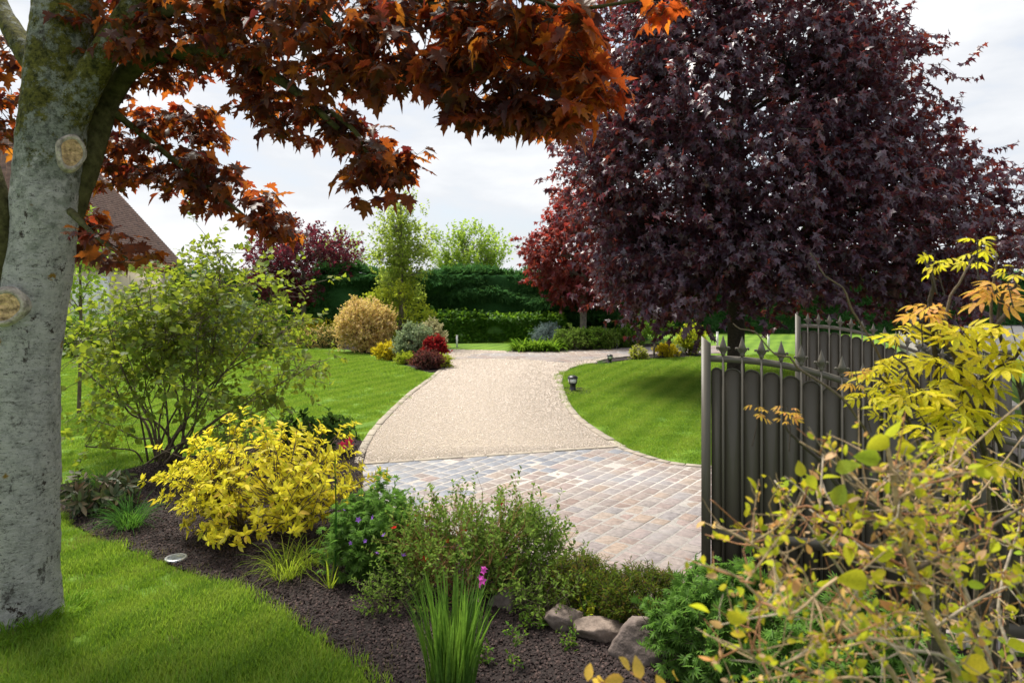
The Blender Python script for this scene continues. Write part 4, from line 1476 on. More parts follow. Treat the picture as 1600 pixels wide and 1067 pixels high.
def along(G, s0, s1, d0, d1, z0, z1):
    V = np.array([wb + BD * s + BN * d + np.array([0, 0, z]) for z in (z0, z1) for s, d in ((s0, d0), (s1, d0), (s1, d1), (s0, d1))])
    G.add(V, [[0, 3, 2, 1], [4, 5, 6, 7], [0, 1, 5, 4], [1, 2, 6, 5], [2, 3, 7, 6], [3, 0, 4, 7]])


G = Geo()
along(G, 0, 18, -0.1, 0.1, 0, 0.72)
G.build('masonry', M['wall_low'], th)
G = Geo()
along(G, -0.03, 18.03, -0.14, 0.14, 0.722, 0.78)
G.build('coping', M['wall_low'], th)
for z0 in (0.86, 1.28):
    G = Geo()
    along(G, 0, 18, -0.02, 0.02, z0, z0 + 0.04)
    G.build('rail', M['gate'], th)
for k in range(90):
    G = Geo()
    along(G, 0.1 + k * 0.2, 0.125 + k * 0.2, -0.012, 0.012, 0.78, 1.36)
    G.build('railing_bar', M['gate'], th)


# ================================================================== hedges
def hedge(name, label, x0, x1, y0, y1, h, leafm, tkey, size, n, lump=0.25, droop=0.5, layered=True, group=None, face=-1, ends=True, seed=0):
    base = np.array([(x0 + x1) / 2, y0, 0.0])
    th = thing(name, label, 'hedge', base, group)
    # inner growth: lumpy dark body
    nx, nz = max(int((x1 - x0) / 0.3), 4), max(int(h / 0.25), 3)
    xs = np.linspace(x0, x1, nx)
    prof = [(y0, z) for z in np.linspace(0, h, nz)] + [(y0 + (y1 - y0) * f, h) for f in np.linspace(0.25, 1, 4)]
    V = np.array([[x, y, z] for x in xs for y, z in prof])
    dn = noise3(V * [1.1, 1, 2.0], seed, 3)
    V[:, 1] += 0.28 + lump * dn * 0.8 + np.where(V[:, 2] > h * 0.85, 0.15, 0)
    V[:, 2] = np.maximum(V[:, 2] * (1 + 0.10 * lump / 0.3 * noise3(V * [1.3, 0.5, 1], seed + 3, 2)) - 0.14, 0)
    m = len(prof)
    Q = [[i * m + j, (i + 1) * m + j, (i + 1) * m + j + 1, i * m + j + 1] for i in range(nx - 1) for j in range(m - 1)]
    G = Geo()
    G.add(V, Q)
    G.build('inner_growth', L[leafm], th, True)
    # sprays
    nt_ = int(n * 0.22)
    X = rng.uniform(x0, x1, n)
    Zr = rng.random(n) * h
    Y = np.full(n, y0)
    Y[:nt_] = y0 + rng.random(nt_) * (y1 - y0) * 0.6
    Zr[:nt_] = h
    P = np.column_stack([X, Y, Zr])
    dn = noise3(P * [1.1, 0.3, 2.0], seed, 3)
    lay = np.sin(P[:, 2] * 7.5 + 2.2 * noise3(P * [0.9, 0.2, 0.4], seed + 9, 2)) if layered else np.zeros(n)
    P[:, 1] += lump * dn + np.where(np.arange(n) >= nt_, -lay * lump * 0.3, 0) + rng.random(n) * 0.10
    P[:, 2] = np.where(np.arange(n) < nt_, P[:, 2] * (1 + 0.10 * lump / 0.3 * noise3(P * [1.3, 0.5, 1], seed + 3, 2)) + rng.normal(size=n) * 0.09, P[:, 2])
    P[:, 2] = np.maximum(P[:, 2], 0.02)
    D = unit(np.column_stack([rng.normal(size=n) * 0.6, face * rng.uniform(0.3, 1.0, n), rng.normal(size=n) * 0.35 - droop * 0.4]))
    D[:nt_] = unit(rng.normal(size=(nt_, 3)) * [0.6, 0.5, 0.3] + [0, face * 0.3, 0.5])
    N = unit(np.array([0, face * 0.45, 1.0]) + rng.normal(size=(n, 3)) * 0.35)
    leaves(th, P, D, N, size * rng.uniform(0.7, 1.3, n), tkey, L[leafm], 0)
    return th


hedge('conifer_hedge', 'tall dark green clipped conifer hedge closing off the lawn', -8.0, 5.5, 28.6, 30.4, 2.66, 'hedge', 'spray', 0.26, 18000, 0.5, seed=3)
hedge('conifer_hedge', 'dark conifer hedge in shade behind the purple maple', 5.6, 18.5, 33.0, 35.0, 2.5, 'hedge', 'spray', 0.28, 9000, 0.28, seed=5)
hedge('conifer_hedge', 'distant green hedge beyond the road at the picture edge', 18.6, 46.0, 40.0, 42.0, 2.7, 'hedge', 'spray', 0.36, 9000, 0.4, seed=6)
hedge('laurel_hedge', 'low bright green laurel hedge in front of the tall conifers', -3.5, 2.1, 27.4, 28.2, 0.95, 'laurel', 'wide', 0.13, 6500, 0.34, 0.3, False, seed=8)
hedge('conifer_hedge', 'dark conifer hedge behind the plum tree', -19.0, -8.1, 31.5, 33.2, 2.6, 'hedge', 'spray', 0.26, 8000, 0.3, seed=13)

# ================================================================== trees
# large purple maple
mb = np.array([5.15, 16.2, 0.0])


def big_crown(ctr):
    """layers of spreading boughs: low skirt reaching wide on the open side, rounded above"""
    m = 1000
    Ps, Os = [], []
    while len(Ps) < m:
        f = rng.random() ** 1.15               # 0 bottom .. 1 top
        z = 2.0 + f * 8.6
        a = rng.uniform(0, 2 * math.pi)
        pr = np.interp(f, [0, 0.06, 0.2, 0.35, 0.55, 0.8, 1.0], [4.6, 5.3, 5.0, 3.75, 3.3, 2.3, 0.4])
        pl = np.interp(f, [0, 0.06, 0.2, 0.30, 0.45, 0.8, 1.0], [2.3, 2.5, 2.6, 3.2, 3.4, 2.5, 0.5])
        k = 0.5 + 0.5 * math.cos(a)
        prof = pl + (pr - pl) * k ** 1.2
        rr = prof * (0.30 + 0.74 * rng.random() ** 0.45)
        lump = 1 + 0.08 * math.sin(3 * a + 5 * f + 0.6) * math.sin(7 * f + a) + 0.09 * math.sin(7 * a + 19 * f) + 0.06 * math.sin(13 * a - 27 * f)
        if noise3(np.array([[math.cos(a) * 3.1, math.sin(a) * 3.1, z * 0.85]]), 77, 2)[0] < -0.38 and z > 3.2:
            continue                          # gaps between the boughs
        p = np.array([math.cos(a) * rr * lump, math.sin(a) * rr * lump * 0.88, z])
        if p[1] > 1.0 and rng.random() < 0.6:   # the back of the crown needs fewer leaves
            continue
        if z > 7.6 and rng.random() < 0.4:
            continue
        o = unit(np.array([math.cos(a), math.sin(a), 0.15 + 0.5 * (f - 0.3)]))
        Ps.append(p)
        Os.append(o)
    P = np.array(Ps)
    P[:, :2] += mb[:2]
    return P, np.array(Os)


tree('maple_tree', 'very large dark purple maple filling the upper picture beside the gates', 'tree', mb, 0.19, 9.5, 5.0, (5, 5, 5), 'maple_far', 'maple_lo', 0.135, q=8, k=11, tw=0.58,
     barkm='bark_dark', droop=0.6, up=0.0, out=0.7, max_ind=300, limb=24, top=9.8, jit=0.70, Cfun=big_crown, spread=0.75, nup=0.75)

# two younger maples behind it
tree('maple_tree', 'smaller red leaved maple with grey trunk beside the big purple maple', 'tree', (2.72, 27.0, 0), 0.13, 4.6, 3.55, (2.1, 1.8, 2.15), 'maple_red', 'maple_lo', 0.17, m=300, q=6, k=6, tw=0.4,
     barkm='bark_grey', droop=0.4, up=0.1, seed=4, zmin=1.35, limb=12)
tree('maple_tree', 'young maple with thin pale trunk half hidden behind the purple maple', 'tree', (3.75, 28.4, 0), 0.07, 4.0, 3.3, (1.6, 1.5, 1.8), 'maple_red', 'maple_lo', 0.15, m=90, q=5, k=6, tw=0.4,
     barkm='bark_grey', droop=0.4, up=0.1, seed=9, zmin=1.5, limb=8)
# plum
tree('plum_tree', 'purple leaved plum tree with spreading crown above the clipped hedge', 'tree', (-8.75, 29.5, 0), 0.10, 3.1, 3.05, (2.15, 1.7, 1.55), 'plum', 'wide', 0.13, m=330, q=5, k=8, tw=0.42,
     barkm='bark_grey', out=0.7, up=0.35, droop=0.05, seed=2, zmin=1.55, limb=14, shell=0.35)
# slender upright tree
tree('upright_tree', 'slender upright light green tree in front of the dark hedge', 'tree', (-4.05, 25.6, 0), 0.08, 5.2, 3.25, (0.95, 0.9, 2.25), 'pear', 'wide', 0.11, m=230, q=5, k=7, tw=0.34,
     barkm='bark_grey', out=0.3, up=0.8, droop=0.1, seed=7, shell=0.2, lump=0.3, limb=16, zmin=1.0)
shrub('lime_shrub', 'lime green leafy growth round the foot of the upright tree', 'shrub', (-4.0, 25.2, 0), (1.25, 1.0, 1.15), 'pear_low', 'wide', 0.09, m=120, q=5, k=7, tw=0.3, up=0.3, seed=3, lump=0.25)
# pale spring trees beyond the hedge


def shoots(ctr_x, y, hw, z0, z1, m, seed):
    r = np.random.default_rng(seed)

    def fn(ctr):
        a = r.uniform(-1, 1, m)
        f = r.random(m) ** 0.8
        top = z1 - (z1 - z0) * 0.45 * a ** 2 + r.normal(size=m) * 0.15
        z = z0 + f * (top - z0)
        P = np.column_stack([ctr_x + a * hw * (0.35 + 0.65 * f), y + r.normal(size=m) * 0.6, z])
        return P, unit(np.column_stack([a * 0.7, r.normal(size=m) * 0.2, np.ones(m)]))
    return fn


tree('spring_tree', 'pale green tree with upright shoots showing above the conifer hedge', 'tree', (-2.1, 34, 0), 0.10, 4.0, 4.0, (2, 1, 1), 'pale_green', 'wide', 0.15, q=4, k=10, tw=0.75, out=1.0, up=0.3, rnd=0.28,
     droop=0.0, limb=12, Cfun=shoots(-2.1, 34, 1.95, 2.3, 4.75, 130, 5), jit=0.12)
tree('spring_tree', 'thin pale green tree with sparse shoots behind the plum tree', 'tree', (-8.3, 35, 0), 0.09, 4.0, 4.0, (2, 1, 1), 'pale_green', 'wide', 0.14, q=3, k=8, tw=0.7, out=1.0, up=0.2, rnd=0.35,
     droop=0.0, limb=10, Cfun=shoots(-8.3, 35, 2.1, 2.6, 4.5, 55, 8), jit=0.12)
tree('young_tree', 'young bright green tree with thin stems standing before the house', 'tree', (-7.5, 12.2, 0), 0.03, 3.0, 2.6, (0.42, 0.4, 1.0), 'pale_green', 'oval', 0.085, m=42, q=4, k=6, tw=0.24, barkm='bark_mid',
     out=0.4, up=0.6, seed=12, limb=8, zmin=1.5, max_ind=60, minpx=8)


# ------------------------------------------------------------------ near maple
def near_maple():
    Z = 4.7
    rows = [(22, 1010, 66), (22, 968, 61), (25, 900, 57), (31, 760, 54), (38, 620, 52), (47, 500, 52), (63, 400, 47), (70, 320, 47), (76, 240, 45), (88, 150, 45), (98, 80, 46), (108, 0, 45), (128, -140, 40), (150, -320, 26)]
    P = np.array([w(px, py, Z) for px, py, _ in rows])
    rd = np.array([r * Z / F for *_, r in rows])
    base = P[1].copy()
    base[2] = 0
    th = thing('maple_tree', 'near bronze leaved maple with pale lichened trunk on the front lawn', 'tree', base)
    V, Fl = tube(P, rd, 72, 22, True)
    n_ = noise3(V * 7.0, 3, 3) * 0.008 + noise3(V * 1.8, 8, 2) * 0.016 + noise3(V * [26, 26, 40], 4, 2) * 0.003
    axis = np.column_stack([np.interp(V[:, 2], P[:, 2], P[:, 0]), np.full(len(V), Z), V[:, 2]])
    d = unit(V - axis)
    V = V + d * n_[:, None]
    # root flare
    ang = np.arctan2(d[:, 1], d[:, 0])
    V += d * (np.exp(-np.maximum(V[:, 2], 0) / 0.10) * (0.012 + 0.02 * np.sin(ang * 4 + 1)))[:, None]
    G = Geo()
    G.add2(V, Fl)
    trunk = G.build('trunk', M['bark_maple'], th, True)

    def limb(pts, rads, mat, sides=14):
        PP = np.array([w(*p) for p in pts])
        rr = [r * p[2] / F for r, p in zip(rads, pts)]
        V, Fl = tube(PP, rr, sides, 7)
        V += rng.normal(size=V.shape) * 0.002 + (noise3(V * 9, 2, 2) * 0.006 * min(1, rads[0] / 12))[:, None] * unit(rng.normal(size=3))
        Geo().add2(V, Fl).build('branch', mat, th, True)
    lim = M['bark_maple']
    mos = M['bark_moss']
    limb([(95, 200, 4.68), (128, 140, 4.66), (160, 90, 4.62), (198, 28, 4.55), (235, -40, 4.5)], [34, 27, 22, 19, 16], lim)
    limb([(92, 340, 4.75), (128, 262, 4.85), (150, 205, 4.95), (172, 150, 5.0), (210, 105, 4.95), (270, 84, 4.8), (335, 80, 4.6), (395, 98, 4.45), (470, 150, 4.3), (530, 200, 4.2)], [32, 25, 21, 18, 14, 11, 10, 9, 7, 4], mos)
    limb([(165, 165, 5.0), (215, 205, 5.1), (290, 265, 5.2), (350, 312, 5.2), (425, 372, 5.15)], [7, 5, 4, 3, 1.5], mos, 7)
    limb([(60, 110, 4.72), (28, 60, 4.8), (0, 10, 4.9), (-30, -60, 5)], [20, 16, 13, 11], lim)
    limb([(46, 520, 4.75), (12, 440, 4.66), (2, 380, 4.62), (-6, 310, 4.62), (-26, 230, 4.7), (-40, 130, 4.8)], [34, 24, 19, 17, 15, 12], mos)
    limb([(190, 40, 4.56), (290, 10, 4.35), (420, -25, 4.1), (560, -40, 3.9)], [13, 10, 8, 6], mos, 8)
    limb([(420, -25, 4.1), (490, 10, 4.0), (530, 55, 3.95), (575, 95, 3.9), (640, 130, 3.85)], [7, 6, 5, 4, 2], mos, 7)
    limb([(560, -40, 3.9), (680, 10, 3.7), (760, 60, 3.6), (830, 100, 3.5), (890, 150, 3.42), (930, 190, 3.4)], [7, 6, 5, 5, 3.5, 2], mos, 7)
    limb([(470, 150, 4.3), (545, 195, 4.25), (575, 240, 4.2), (605, 285, 4.2)], [5, 4, 3, 2], mos, 6)
    limb([(680, 10, 3.7), (800, -5, 3.5), (900, 15, 3.3), (1050, -10, 3.1), (1080, 10, 3.1)], [5, 4, 3, 2, 1], mos, 6)
    limb([(110, 330, 4.5), (140, 360, 4.2), (170, 385, 4.0), (200, 405, 3.95)], [6, 4, 3, 1.5], mos, 6)
    # pruning scars: raised collar, pale heartwood, mossy rim
    for (px, py, rx, rz, push) in ((100, 243, 21, 28, 0.05), (20, 478, 27, 27, 0.035)):
        cz_ = w(px, py, Z)
        ax = np.array([np.interp(cz_[2], P[:, 2], P[:, 0]), Z, cz_[2]])
        rad = np.interp(cz_[2], P[:, 2], rd)
        cd = unit(np.array([-ax[0], -ax[1], 0.0]))          # towards the viewer
        rt = np.array([-cd[1], cd[0], 0.0])
        u_ = np.clip((cz_[0] - ax[0]) / rad, -0.9, 0.9)
        nrm = cd * math.sqrt(1 - u_ * u_) + rt * u_
        c = ax + nrm * (rad - 0.012 + push)
        nrm = unit(nrm + cd * 0.7)
        tang = np.array([-nrm[1], nrm[0], 0])
        up = np.array([0, 0, 1.0])
        sx_, sz_ = rx * Z / F * 0.85, rz * Z / F * 0.88
        th_ = np.linspace(0, 2 * math.pi, 33)[:-1]
        def ringv(f, off, wob=0.05):
            return np.array([c + tang * math.cos(a) * sx_ * f * (1 + wob * math.sin(3 * a + 1)) + up * math.sin(a) * sz_ * f * (1 + wob * math.sin(2 * a)) + nrm * off for a in th_])
        rings = [ringv(1.42, -0.09), ringv(1.24, -0.03, 0.08), ringv(1.12, 0.010, 0.09), ringv(0.98, 0.018, 0.10), ringv(0.84, 0.006, 0.10)]
        Vc = np.concatenate(rings)
        n = len(th_)
        Q = [[i * n + j, i * n + (j + 1) % n, (i + 1) * n + (j + 1) % n, (i + 1) * n + j] for i in range(len(rings) - 1) for j in range(n)]
        sg = Geo().add(Vc, Q).build('pruning_scar', M['scar_rim'], th, True)
        inner = [ringv(0.86, 0.006), ringv(0.45, 0.002, 0.25), ringv(0.12, -0.004, 0.3)]
        Vc = np.concatenate(inner + [[c + nrm * -0.004]])
        Q = [[i * n + j, i * n + (j + 1) % n, (i + 1) * n + (j + 1) % n, (i + 1) * n + j] for i in range(2) for j in range(n)]
        T = [[2 * n + j, 2 * n + (j + 1) % n, 3 * n] for j in range(n)]
        Geo().add2(Vc, [np.array(Q), np.array(T)]).build('cut_wood', M['wood_cut'], sg, True)
    # foliage: sprays along boughs (pixels are only a way to read off directions; each has its own distance)
    sprays = [
        ([(140, 40, 4.9), (300, 30, 4.6), (450, 30, 4.2)], 62, 620, 0),
        ([(450, 20, 4.2), (600, 30, 3.9), (750, 30, 3.6), (900, 20, 3.4)], 66, 600, 0),
        ([(480, 100, 4.2), (600, 110, 3.9), (720, 125, 3.7), (840, 150, 3.5)], 50, 430, 0),
        ([(180, 110, 5.1), (260, 110, 5.0), (330, 95, 4.8)], 34, 150, 0),
        ([(160, 190, 5.2), (225, 195, 5.3), (285, 200, 5.4), (318, 215, 5.4)], 32, 200, 0),
        ([(150, 250, 5.2), (230, 262, 5.3), (310, 285, 5.3), (350, 300, 5.3)], 36, 330, 0),
        ([(375, 90, 4.6), (420, 165, 4.5), (452, 205, 4.4)], 38, 190, 0),
        ([(410, 315, 5.1), (430, 350, 5.1), (440, 372, 5.1)], 24, 110, 0),
        ([(520, 170, 4.3), (560, 235, 4.25), (600, 275, 4.2), (630, 285, 4.2)], 36, 240, 0),
        ([(700, 165, 3.8), (790, 180, 3.6), (870, 185, 3.5)], 24, 170, 0),
        ([(850, 60, 3.4), (905, 90, 3.3), (925, 130, 3.3), (895, 175, 3.4)], 38, 130, 1),
        ([(700, 60, 3.7), (830, 100, 3.5)], 40, 90, 1),
        ([(1020, 2, 3.1), (1082, 26, 3.1)], 12, 14, 1),
        ([(150, 350, 4.2), (190, 395, 4.0), (208, 412, 3.95)], 20, 36, 0),
        ([(125, 330, 5.0), (135, 400, 5.0)], 24, 70, 0),
        ([(5, 60, 5.3), (12, 160, 5.3), (8, 245, 5.3)], 24, 120, 0),
        ([(200, -40, 4.7), (500, -60, 4.1), (880, -60, 3.4)], 50, 420, 0),
    ]
    tw = Geo()
    acc = {0: [], 1: []}
    for pts, sp, cnt, kind in sprays:
        PP = catmull(np.array([w(*p) for p in pts]), 8)
        zz = PP[:, 1].mean()
        nc = max(int(cnt * 1.2) // 5, 2)
        t = rng.random(nc) * (len(PP) - 1)
        i = np.minimum(t.astype(int), len(PP) - 2)
        B0 = PP[i] + (PP[i + 1] - PP[i]) * (t - i)[:, None]
        off = np.clip(rng.normal(size=(nc, 3)), -1.7, 1.7) * sp * zz / F * [0.62, 0.9, 0.62]
        C = B0 + off
        V, Q = many_tubes(B0, C, 0.004, 0.002, 0.05)
        tw.add(V, Q)
        kk = 5
        Ck = np.repeat(C, kk, 0)
        az = rng.uniform(0, 2 * math.pi, nc * kk)
        D = unit(np.column_stack([np.cos(az), np.sin(az), rng.normal(size=nc * kk) * 0.45 - 0.75]))
        st = Ck + unit(D + [0, 0, 0.9]) * rng.uniform(0.02, 0.085, (nc * kk, 1))
        V, Q = many_tubes(Ck, st, 0.0012, 0.0009)
        tw.add(V, Q)
        N = unit(np.column_stack([np.cos(az), np.sin(az), np.full(nc * kk, 0.9)]) + rng.normal(size=(nc * kk, 3)) * 0.45)
        acc[kind].append((st, D, N, rng.uniform(0.070, 0.130, nc * kk)))
    tw.build('twigs', M['bark_dark'], th, kind='stuff')
    for kind, key, nmax in ((0, 'maple_near', 230), (1, 'maple_backlit', 70)):
        a = [np.concatenate(x) for x in zip(*acc[kind])]
        leaves(th, *a, 'maple', L[key], nmax, 12, body='crown')


M['scar_rim'] = plain_mat('bark_callus', (0.33, 0.295, 0.245), 0.9, 0.2, 0.6, 22, 1.0, bscale=40)
near_maple()

for i_, (px_, py_, lb_) in enumerate(((10, 1000, 'longer grass growing against the foot of the pale trunk'), (100, 955, 'longer grass tuft where trunk meets lawn on the bed side'), (58, 985, 'longer grass tuft in front of the pale trunk'))):
    clump('grass_tuft', lb_, g(px_, py_), 150, 0.16, 0, 'rough', 'tuft_light', 0.75, 0.15, max_ind=60)

# ================================================================== shrubs in the front bed
ab = g(262, 722)


def serviceberry():
    base = ab
    th = thing('serviceberry_bush', 'tall airy green bush with many thin stems behind the yellow shrub', 'bush', base)
    Z = base[1]
    ends = [(120, 520), (165, 490), (210, 455), (255, 425), (300, 415), (345, 395), (390, 430), (430, 440), (460, 500), (470, 570), (430, 610), (120, 560), (130, 640), (180, 500), (320, 480), (380, 520), (260, 500), (220, 560),
            (500, 565), (150, 690), (410, 660), (300, 600), (345, 440), (235, 470)]
    tips, roots = [], []
    for i, (px, py) in enumerate(ends):
        dz = rng.uniform(-1.0, 1.0)
        tip = w(px, py, Z + dz)
        b0 = base + np.array([rng.normal() * 0.12, rng.normal() * 0.12, 0])
        mid1 = b0 + (tip - b0) * 0.35 + np.array([(tip[0] - b0[0]) * 0.05 + rng.normal() * 0.10, rng.normal() * 0.08, 0.10 * tip[2]])
        mid2 = b0 + (tip - b0) * 0.7 + np.array([rng.normal() * 0.12, rng.normal() * 0.12, 0.08 * tip[2]])
        rs_ = rng.uniform(0.55, 1.15)
        Geo().tube([b0, b0 + (mid1 - b0) * 0.45 + rng.normal(size=3) * 0.05, mid1, (mid1 + mid2) / 2 + rng.normal(size=3) * 0.05, mid2, tip], np.array([0.018, 0.015, 0.013, 0.010, 0.008, 0.003]) * rs_, 6, 5).build('stem', M['bark_mid'], th, True)
        PP = catmull(np.array([b0, mid1, mid2, tip]), 8)
        tips.append(PP[9:])
    SK = np.concatenate(tips)
    m = 600
    wt = 0.25 + np.clip((SK[:, 2] - 0.5) / 1.3, 0, 1)
    wt = wt * np.where((SK[:, 0] < base[0] - 0.3) & (SK[:, 2] > 1.75), 0.35, 1.0)
    i = rng.choice(len(SK), m, p=wt / wt.sum())
    root = SK[i]
    C = root + rng.normal(size=(m, 3)) * [0.20, 0.24, 0.17]
    C[:, 2] = np.maximum(C[:, 2], 0.25)
    O = unit(C - (base + [0, 0, 0.9]))
    A, LD, LN, P0, P1 = sprigs(C, O, 2, 0.24, 7, 0.03, 0.5, 0.25, 0.6, 0.85, 0.15, 0.55)
    G = Geo()
    V, Q = many_tubes(root, C, 0.005, 0.003)
    G.add(V, Q)
    V, Q = many_tubes(P0, P1, 0.0028, 0.0015)
    G.add(V, Q)
    G.build('twigs', M['bark_mid'], th, kind='stuff')
    leaves(th, A, LD, LN, 0.082 * rng.uniform(0.65, 1.25, len(A)), 'round', L['amel'], 300, 9, lo='wide')


serviceberry()


def rosettes(name, label, base, radii, leafm, tkey, size, m, k, cz, stems, stemm, seed, zmin=0.1, cat='bush', max_ind=300, shell=0.55):
    """shrub whose twigs end in star-like whorls of leaves"""
    base = np.asarray(base, float)
    th = thing(name, label, cat, base)
    C, O = envelope(m, base + [0, 0, cz], radii, shell, 0.38, zmin, seed)
    idx = rng.choice(m, stems, replace=False)
    for s_ in idx:
        b0 = base + [rng.normal() * 0.05, rng.normal() * 0.05, -0.02]
        mid = b0 + (C[s_] - b0) * 0.5 + np.array([0, 0, 0.15])
        Geo().tube([b0, mid, C[s_]], [0.012, 0.009, 0.003], 6, 5).build('stem', M[stemm], th, True)
    near = np.argmin(((C[:, None] - C[idx][None]) ** 2).sum(-1), 1)
    root = base + (C[idx][near] - base) * rng.uniform(0.45, 0.85, m)[:, None]
    G = Geo()
    V, Q = many_tubes(root, C, 0.005, 0.0025)
    G.add(V, Q)
    G.build('twigs', M[stemm], th, kind='stuff')
    Ck, Ok = np.repeat(C, k, 0), np.repeat(unit(O + [0, 0, 0.5]), k, 0)
    sd = unit(np.cross(Ok, rdir(m * k)))
    D = unit(sd + Ok * rng.uniform(0.0, 0.9, (m * k, 1)))
    Pp = Ck - Ok * rng.random((m * k, 1)) * size * 0.9
    N = unit(Ok + rng.normal(size=D.shape) * 0.3)
    leaves(th, Pp, D, N, size * rng.uniform(0.6, 1.15, m * k), tkey, L[leafm], max_ind, 10)
    return th


yb = g(408, 838)
rosettes('yellow_shrub', 'spreading bright golden yellow shrub in the middle of the mulch bed', yb, (1.2, 0.75, 0.46), 'yellow', 'star', 0.075, 640, 9, 0.48, 14, 'bark_mid', 21, 0.12, shell=0.3)
rhb = g(160, 800)
rosettes('rhododendron', 'low dark rhododendron with drooping leaves beside the pale trunk', rhb, (0.42, 0.35, 0.22), 'rhodo', 'long', 0.13, 70, 9, 0.22, 8, 'bark_mid', 22, 0.08)
rosettes('peony_bush', 'dark green leafy bush with crimson blooms behind the yellow shrub', g(492, 712), (0.58, 0.45, 0.27), 'dark_green', 'oval', 0.09, 130, 9, 0.30, 10, 'bark_mid', 23, 0.06)


def add_flowers(th, pts, size, mat, tkey='flower', one='flower', stem=None, stem_h=0.2):
    base = loc_of(th)
    key = (tkey, 0, mat.name)
    if key not in _cache:
        TV, TT = TP[tkey][0]
        _cache[key] = np_mesh(one, TV, [TT], mat, False)
    for p in pts:
        p = np.asarray(p, float)
        o = bpy.data.objects.new(one, _cache[key])
        sc.collection.objects.link(o)
        o.parent = th
        nrm = unit(np.array([rng.normal() * 0.4, -0.7 + rng.normal() * 0.3, 0.6]))
        R = frames(rdir(1), nrm[None])[0] * size * rng.uniform(0.8, 1.2)
        m = np.eye(4)
        m[:3, :3] = R
        m[:3, 3] = p - base
        o.matrix_local = Matrix(m.tolist())
        if stem:
            q = p - [rng.normal() * 0.03, rng.normal() * 0.03, stem_h]
            Geo().tube([q, (p + q) / 2 + rng.normal(size=3) * 0.008, p], [0.002, 0.002, 0.0015], 4, 3).build('flower_stalk', L[stem], th, True)


peony = bpy.data.objects['peony_bush']
add_flowers(peony, [w(533, 693, 7.75), (w(546, 690, 7.8)), w(549, 698, 7.78), w(540, 700, 7.7)], 0.10, L['rose_flower'])

# tufts
clump('grass_tuft', 'arching dark green grass tuft at the foot of the rhododendron', g(203, 826), 230, 0.36, 0, 'arch', 'tuft', 0.5, 0.09)
clump('grass_tuft', 'dark grass tuft on the lawn edge behind the rhododendron', g(165, 760), 130, 0.34, 0, 'arch', 'tuft', 0.55, 0.12)
clump('iris_clump', 'leaning lime green strappy clump below the yellow shrub', g(448, 903), 130, 0.36, 0, 'arch', 'lime_tuft', 0.5, 0.10)
clump('iris_clump', 'lime green strappy clump right under the yellow shrub edge', g(480, 888), 80, 0.32, 0, 'arch', 'lime_tuft', 0.55, 0.08)
clump('iris_plant', 'small iris with a few pale splayed blades beside a tall stalk', g(515, 921), 13, 0.30, 0, 'wblade', 'lime_tuft', 0.65, 0.025)
clump('iris_clump', 'big upright clump of green sword leaves at the bottom edge', g(705, 1075), 260, 0.54, 0, 'sword', 'iris', 0.14, 0.13, var=0.4)
clump('iris_clump', 'thin upright blades rising inside the red flowered salvia', g(655, 905), 46, 0.42, 0, 'wblade', 'lime_tuft', 0.25, 0.10)
th = thing('flower_stalk', 'single tall bare green stalk beside the small iris', 'plant', g(523, 918))
b_ = g(523, 918)
Geo().tube([b_, b_ + [0.01, 0, 0.5], w(523, 722, b_[1])], [0.007, 0.006, 0.004], 6, 4).build('stem', L['tuft'], th, True)
Geo().tube([w(523, 730, b_[1]), w(523.5, 722, b_[1]), w(524, 712, b_[1])], [0.003, 0.007, 0.001], 6, 3).build('bud', L['tuft'], th, True)

# salvias and companions
s1 = shrub('salvia_bush', 'airy grey green salvia bush with red flowers before the paving', 'bush', g(712, 930), (0.54, 0.36, 0.31), 'salvia', 'small', 0.036, m=110, q=4, k=12, tw=0.20, stems=14, stem_r=0.005,
           up=0.9, out=0.4, rnd=0.4, seed=31, max_ind=0, lump=0.25, shell=0.3, stemm='twig_red', twig_r=0.0015)
add_flowers(s1, [w(783, 786, 5.25), w(786, 781, 5.25), w(779, 790, 5.24), w(670, 806, 5.1), w(650, 804, 5.1), w(640, 820, 5.0), w(616, 825, 5.0), w(700, 845, 4.9), w(745, 800, 5.2), w(665, 872, 4.8), w(725, 828, 5.0), w(690, 792, 5.15)], 0.042, L['red_flower'])
s2 = shrub('salvia_bush', 'rounded green salvia bush leaning over the edge of the paving', 'bush', g(810, 915), (0.36, 0.30, 0.25), 'salvia', 'small', 0.036, m=120, q=4, k=12, tw=0.17, stems=12, stem_r=0.004,
           up=0.8, out=0.5, rnd=0.4, seed=32, max_ind=0, lump=0.2, stemm='bark_mid', twig_r=0.0015)
add_flowers(s2, [w(690 + 100, 870, 5.0), w(862, 905, 4.9), w(855, 880, 5.0)], 0.020, L['purple_flower'])
s3 = shrub('geranium_plant', 'loose green geranium mound with violet flowers beside the yellow shrub', 'plant', g(583, 895), (0.32, 0.3, 0.26), 'lacy', 'lacy', 0.052, m=170, q=4, k=6, tw=0.12, stems=8, stem_r=0.003,
           up=0.6, seed=33, max_ind=300, minpx=10, lump=0.25, stemm='bark_mid', twig_r=0.0015)
add_flowers(s3, [w(537, 797, 5.2), w(571, 845, 5.0), w(560, 812, 5.1), w(548, 848, 5.0), w(583, 808, 5.1), w(600, 836, 5.0), w(630, 868, 4.85), w(590, 862, 4.9)], 0.042, L['purple_flower'])
shrub('ground_plant', 'small sprawling green plant on the mulch below the salvia', 'plant', g(618, 952), (0.20, 0.16, 0.12), 'salvia', 'small', 0.03, m=45, q=3, k=8, tw=0.11, stems=5, stem_r=0.003, up=0.4, seed=34, max_ind=60)
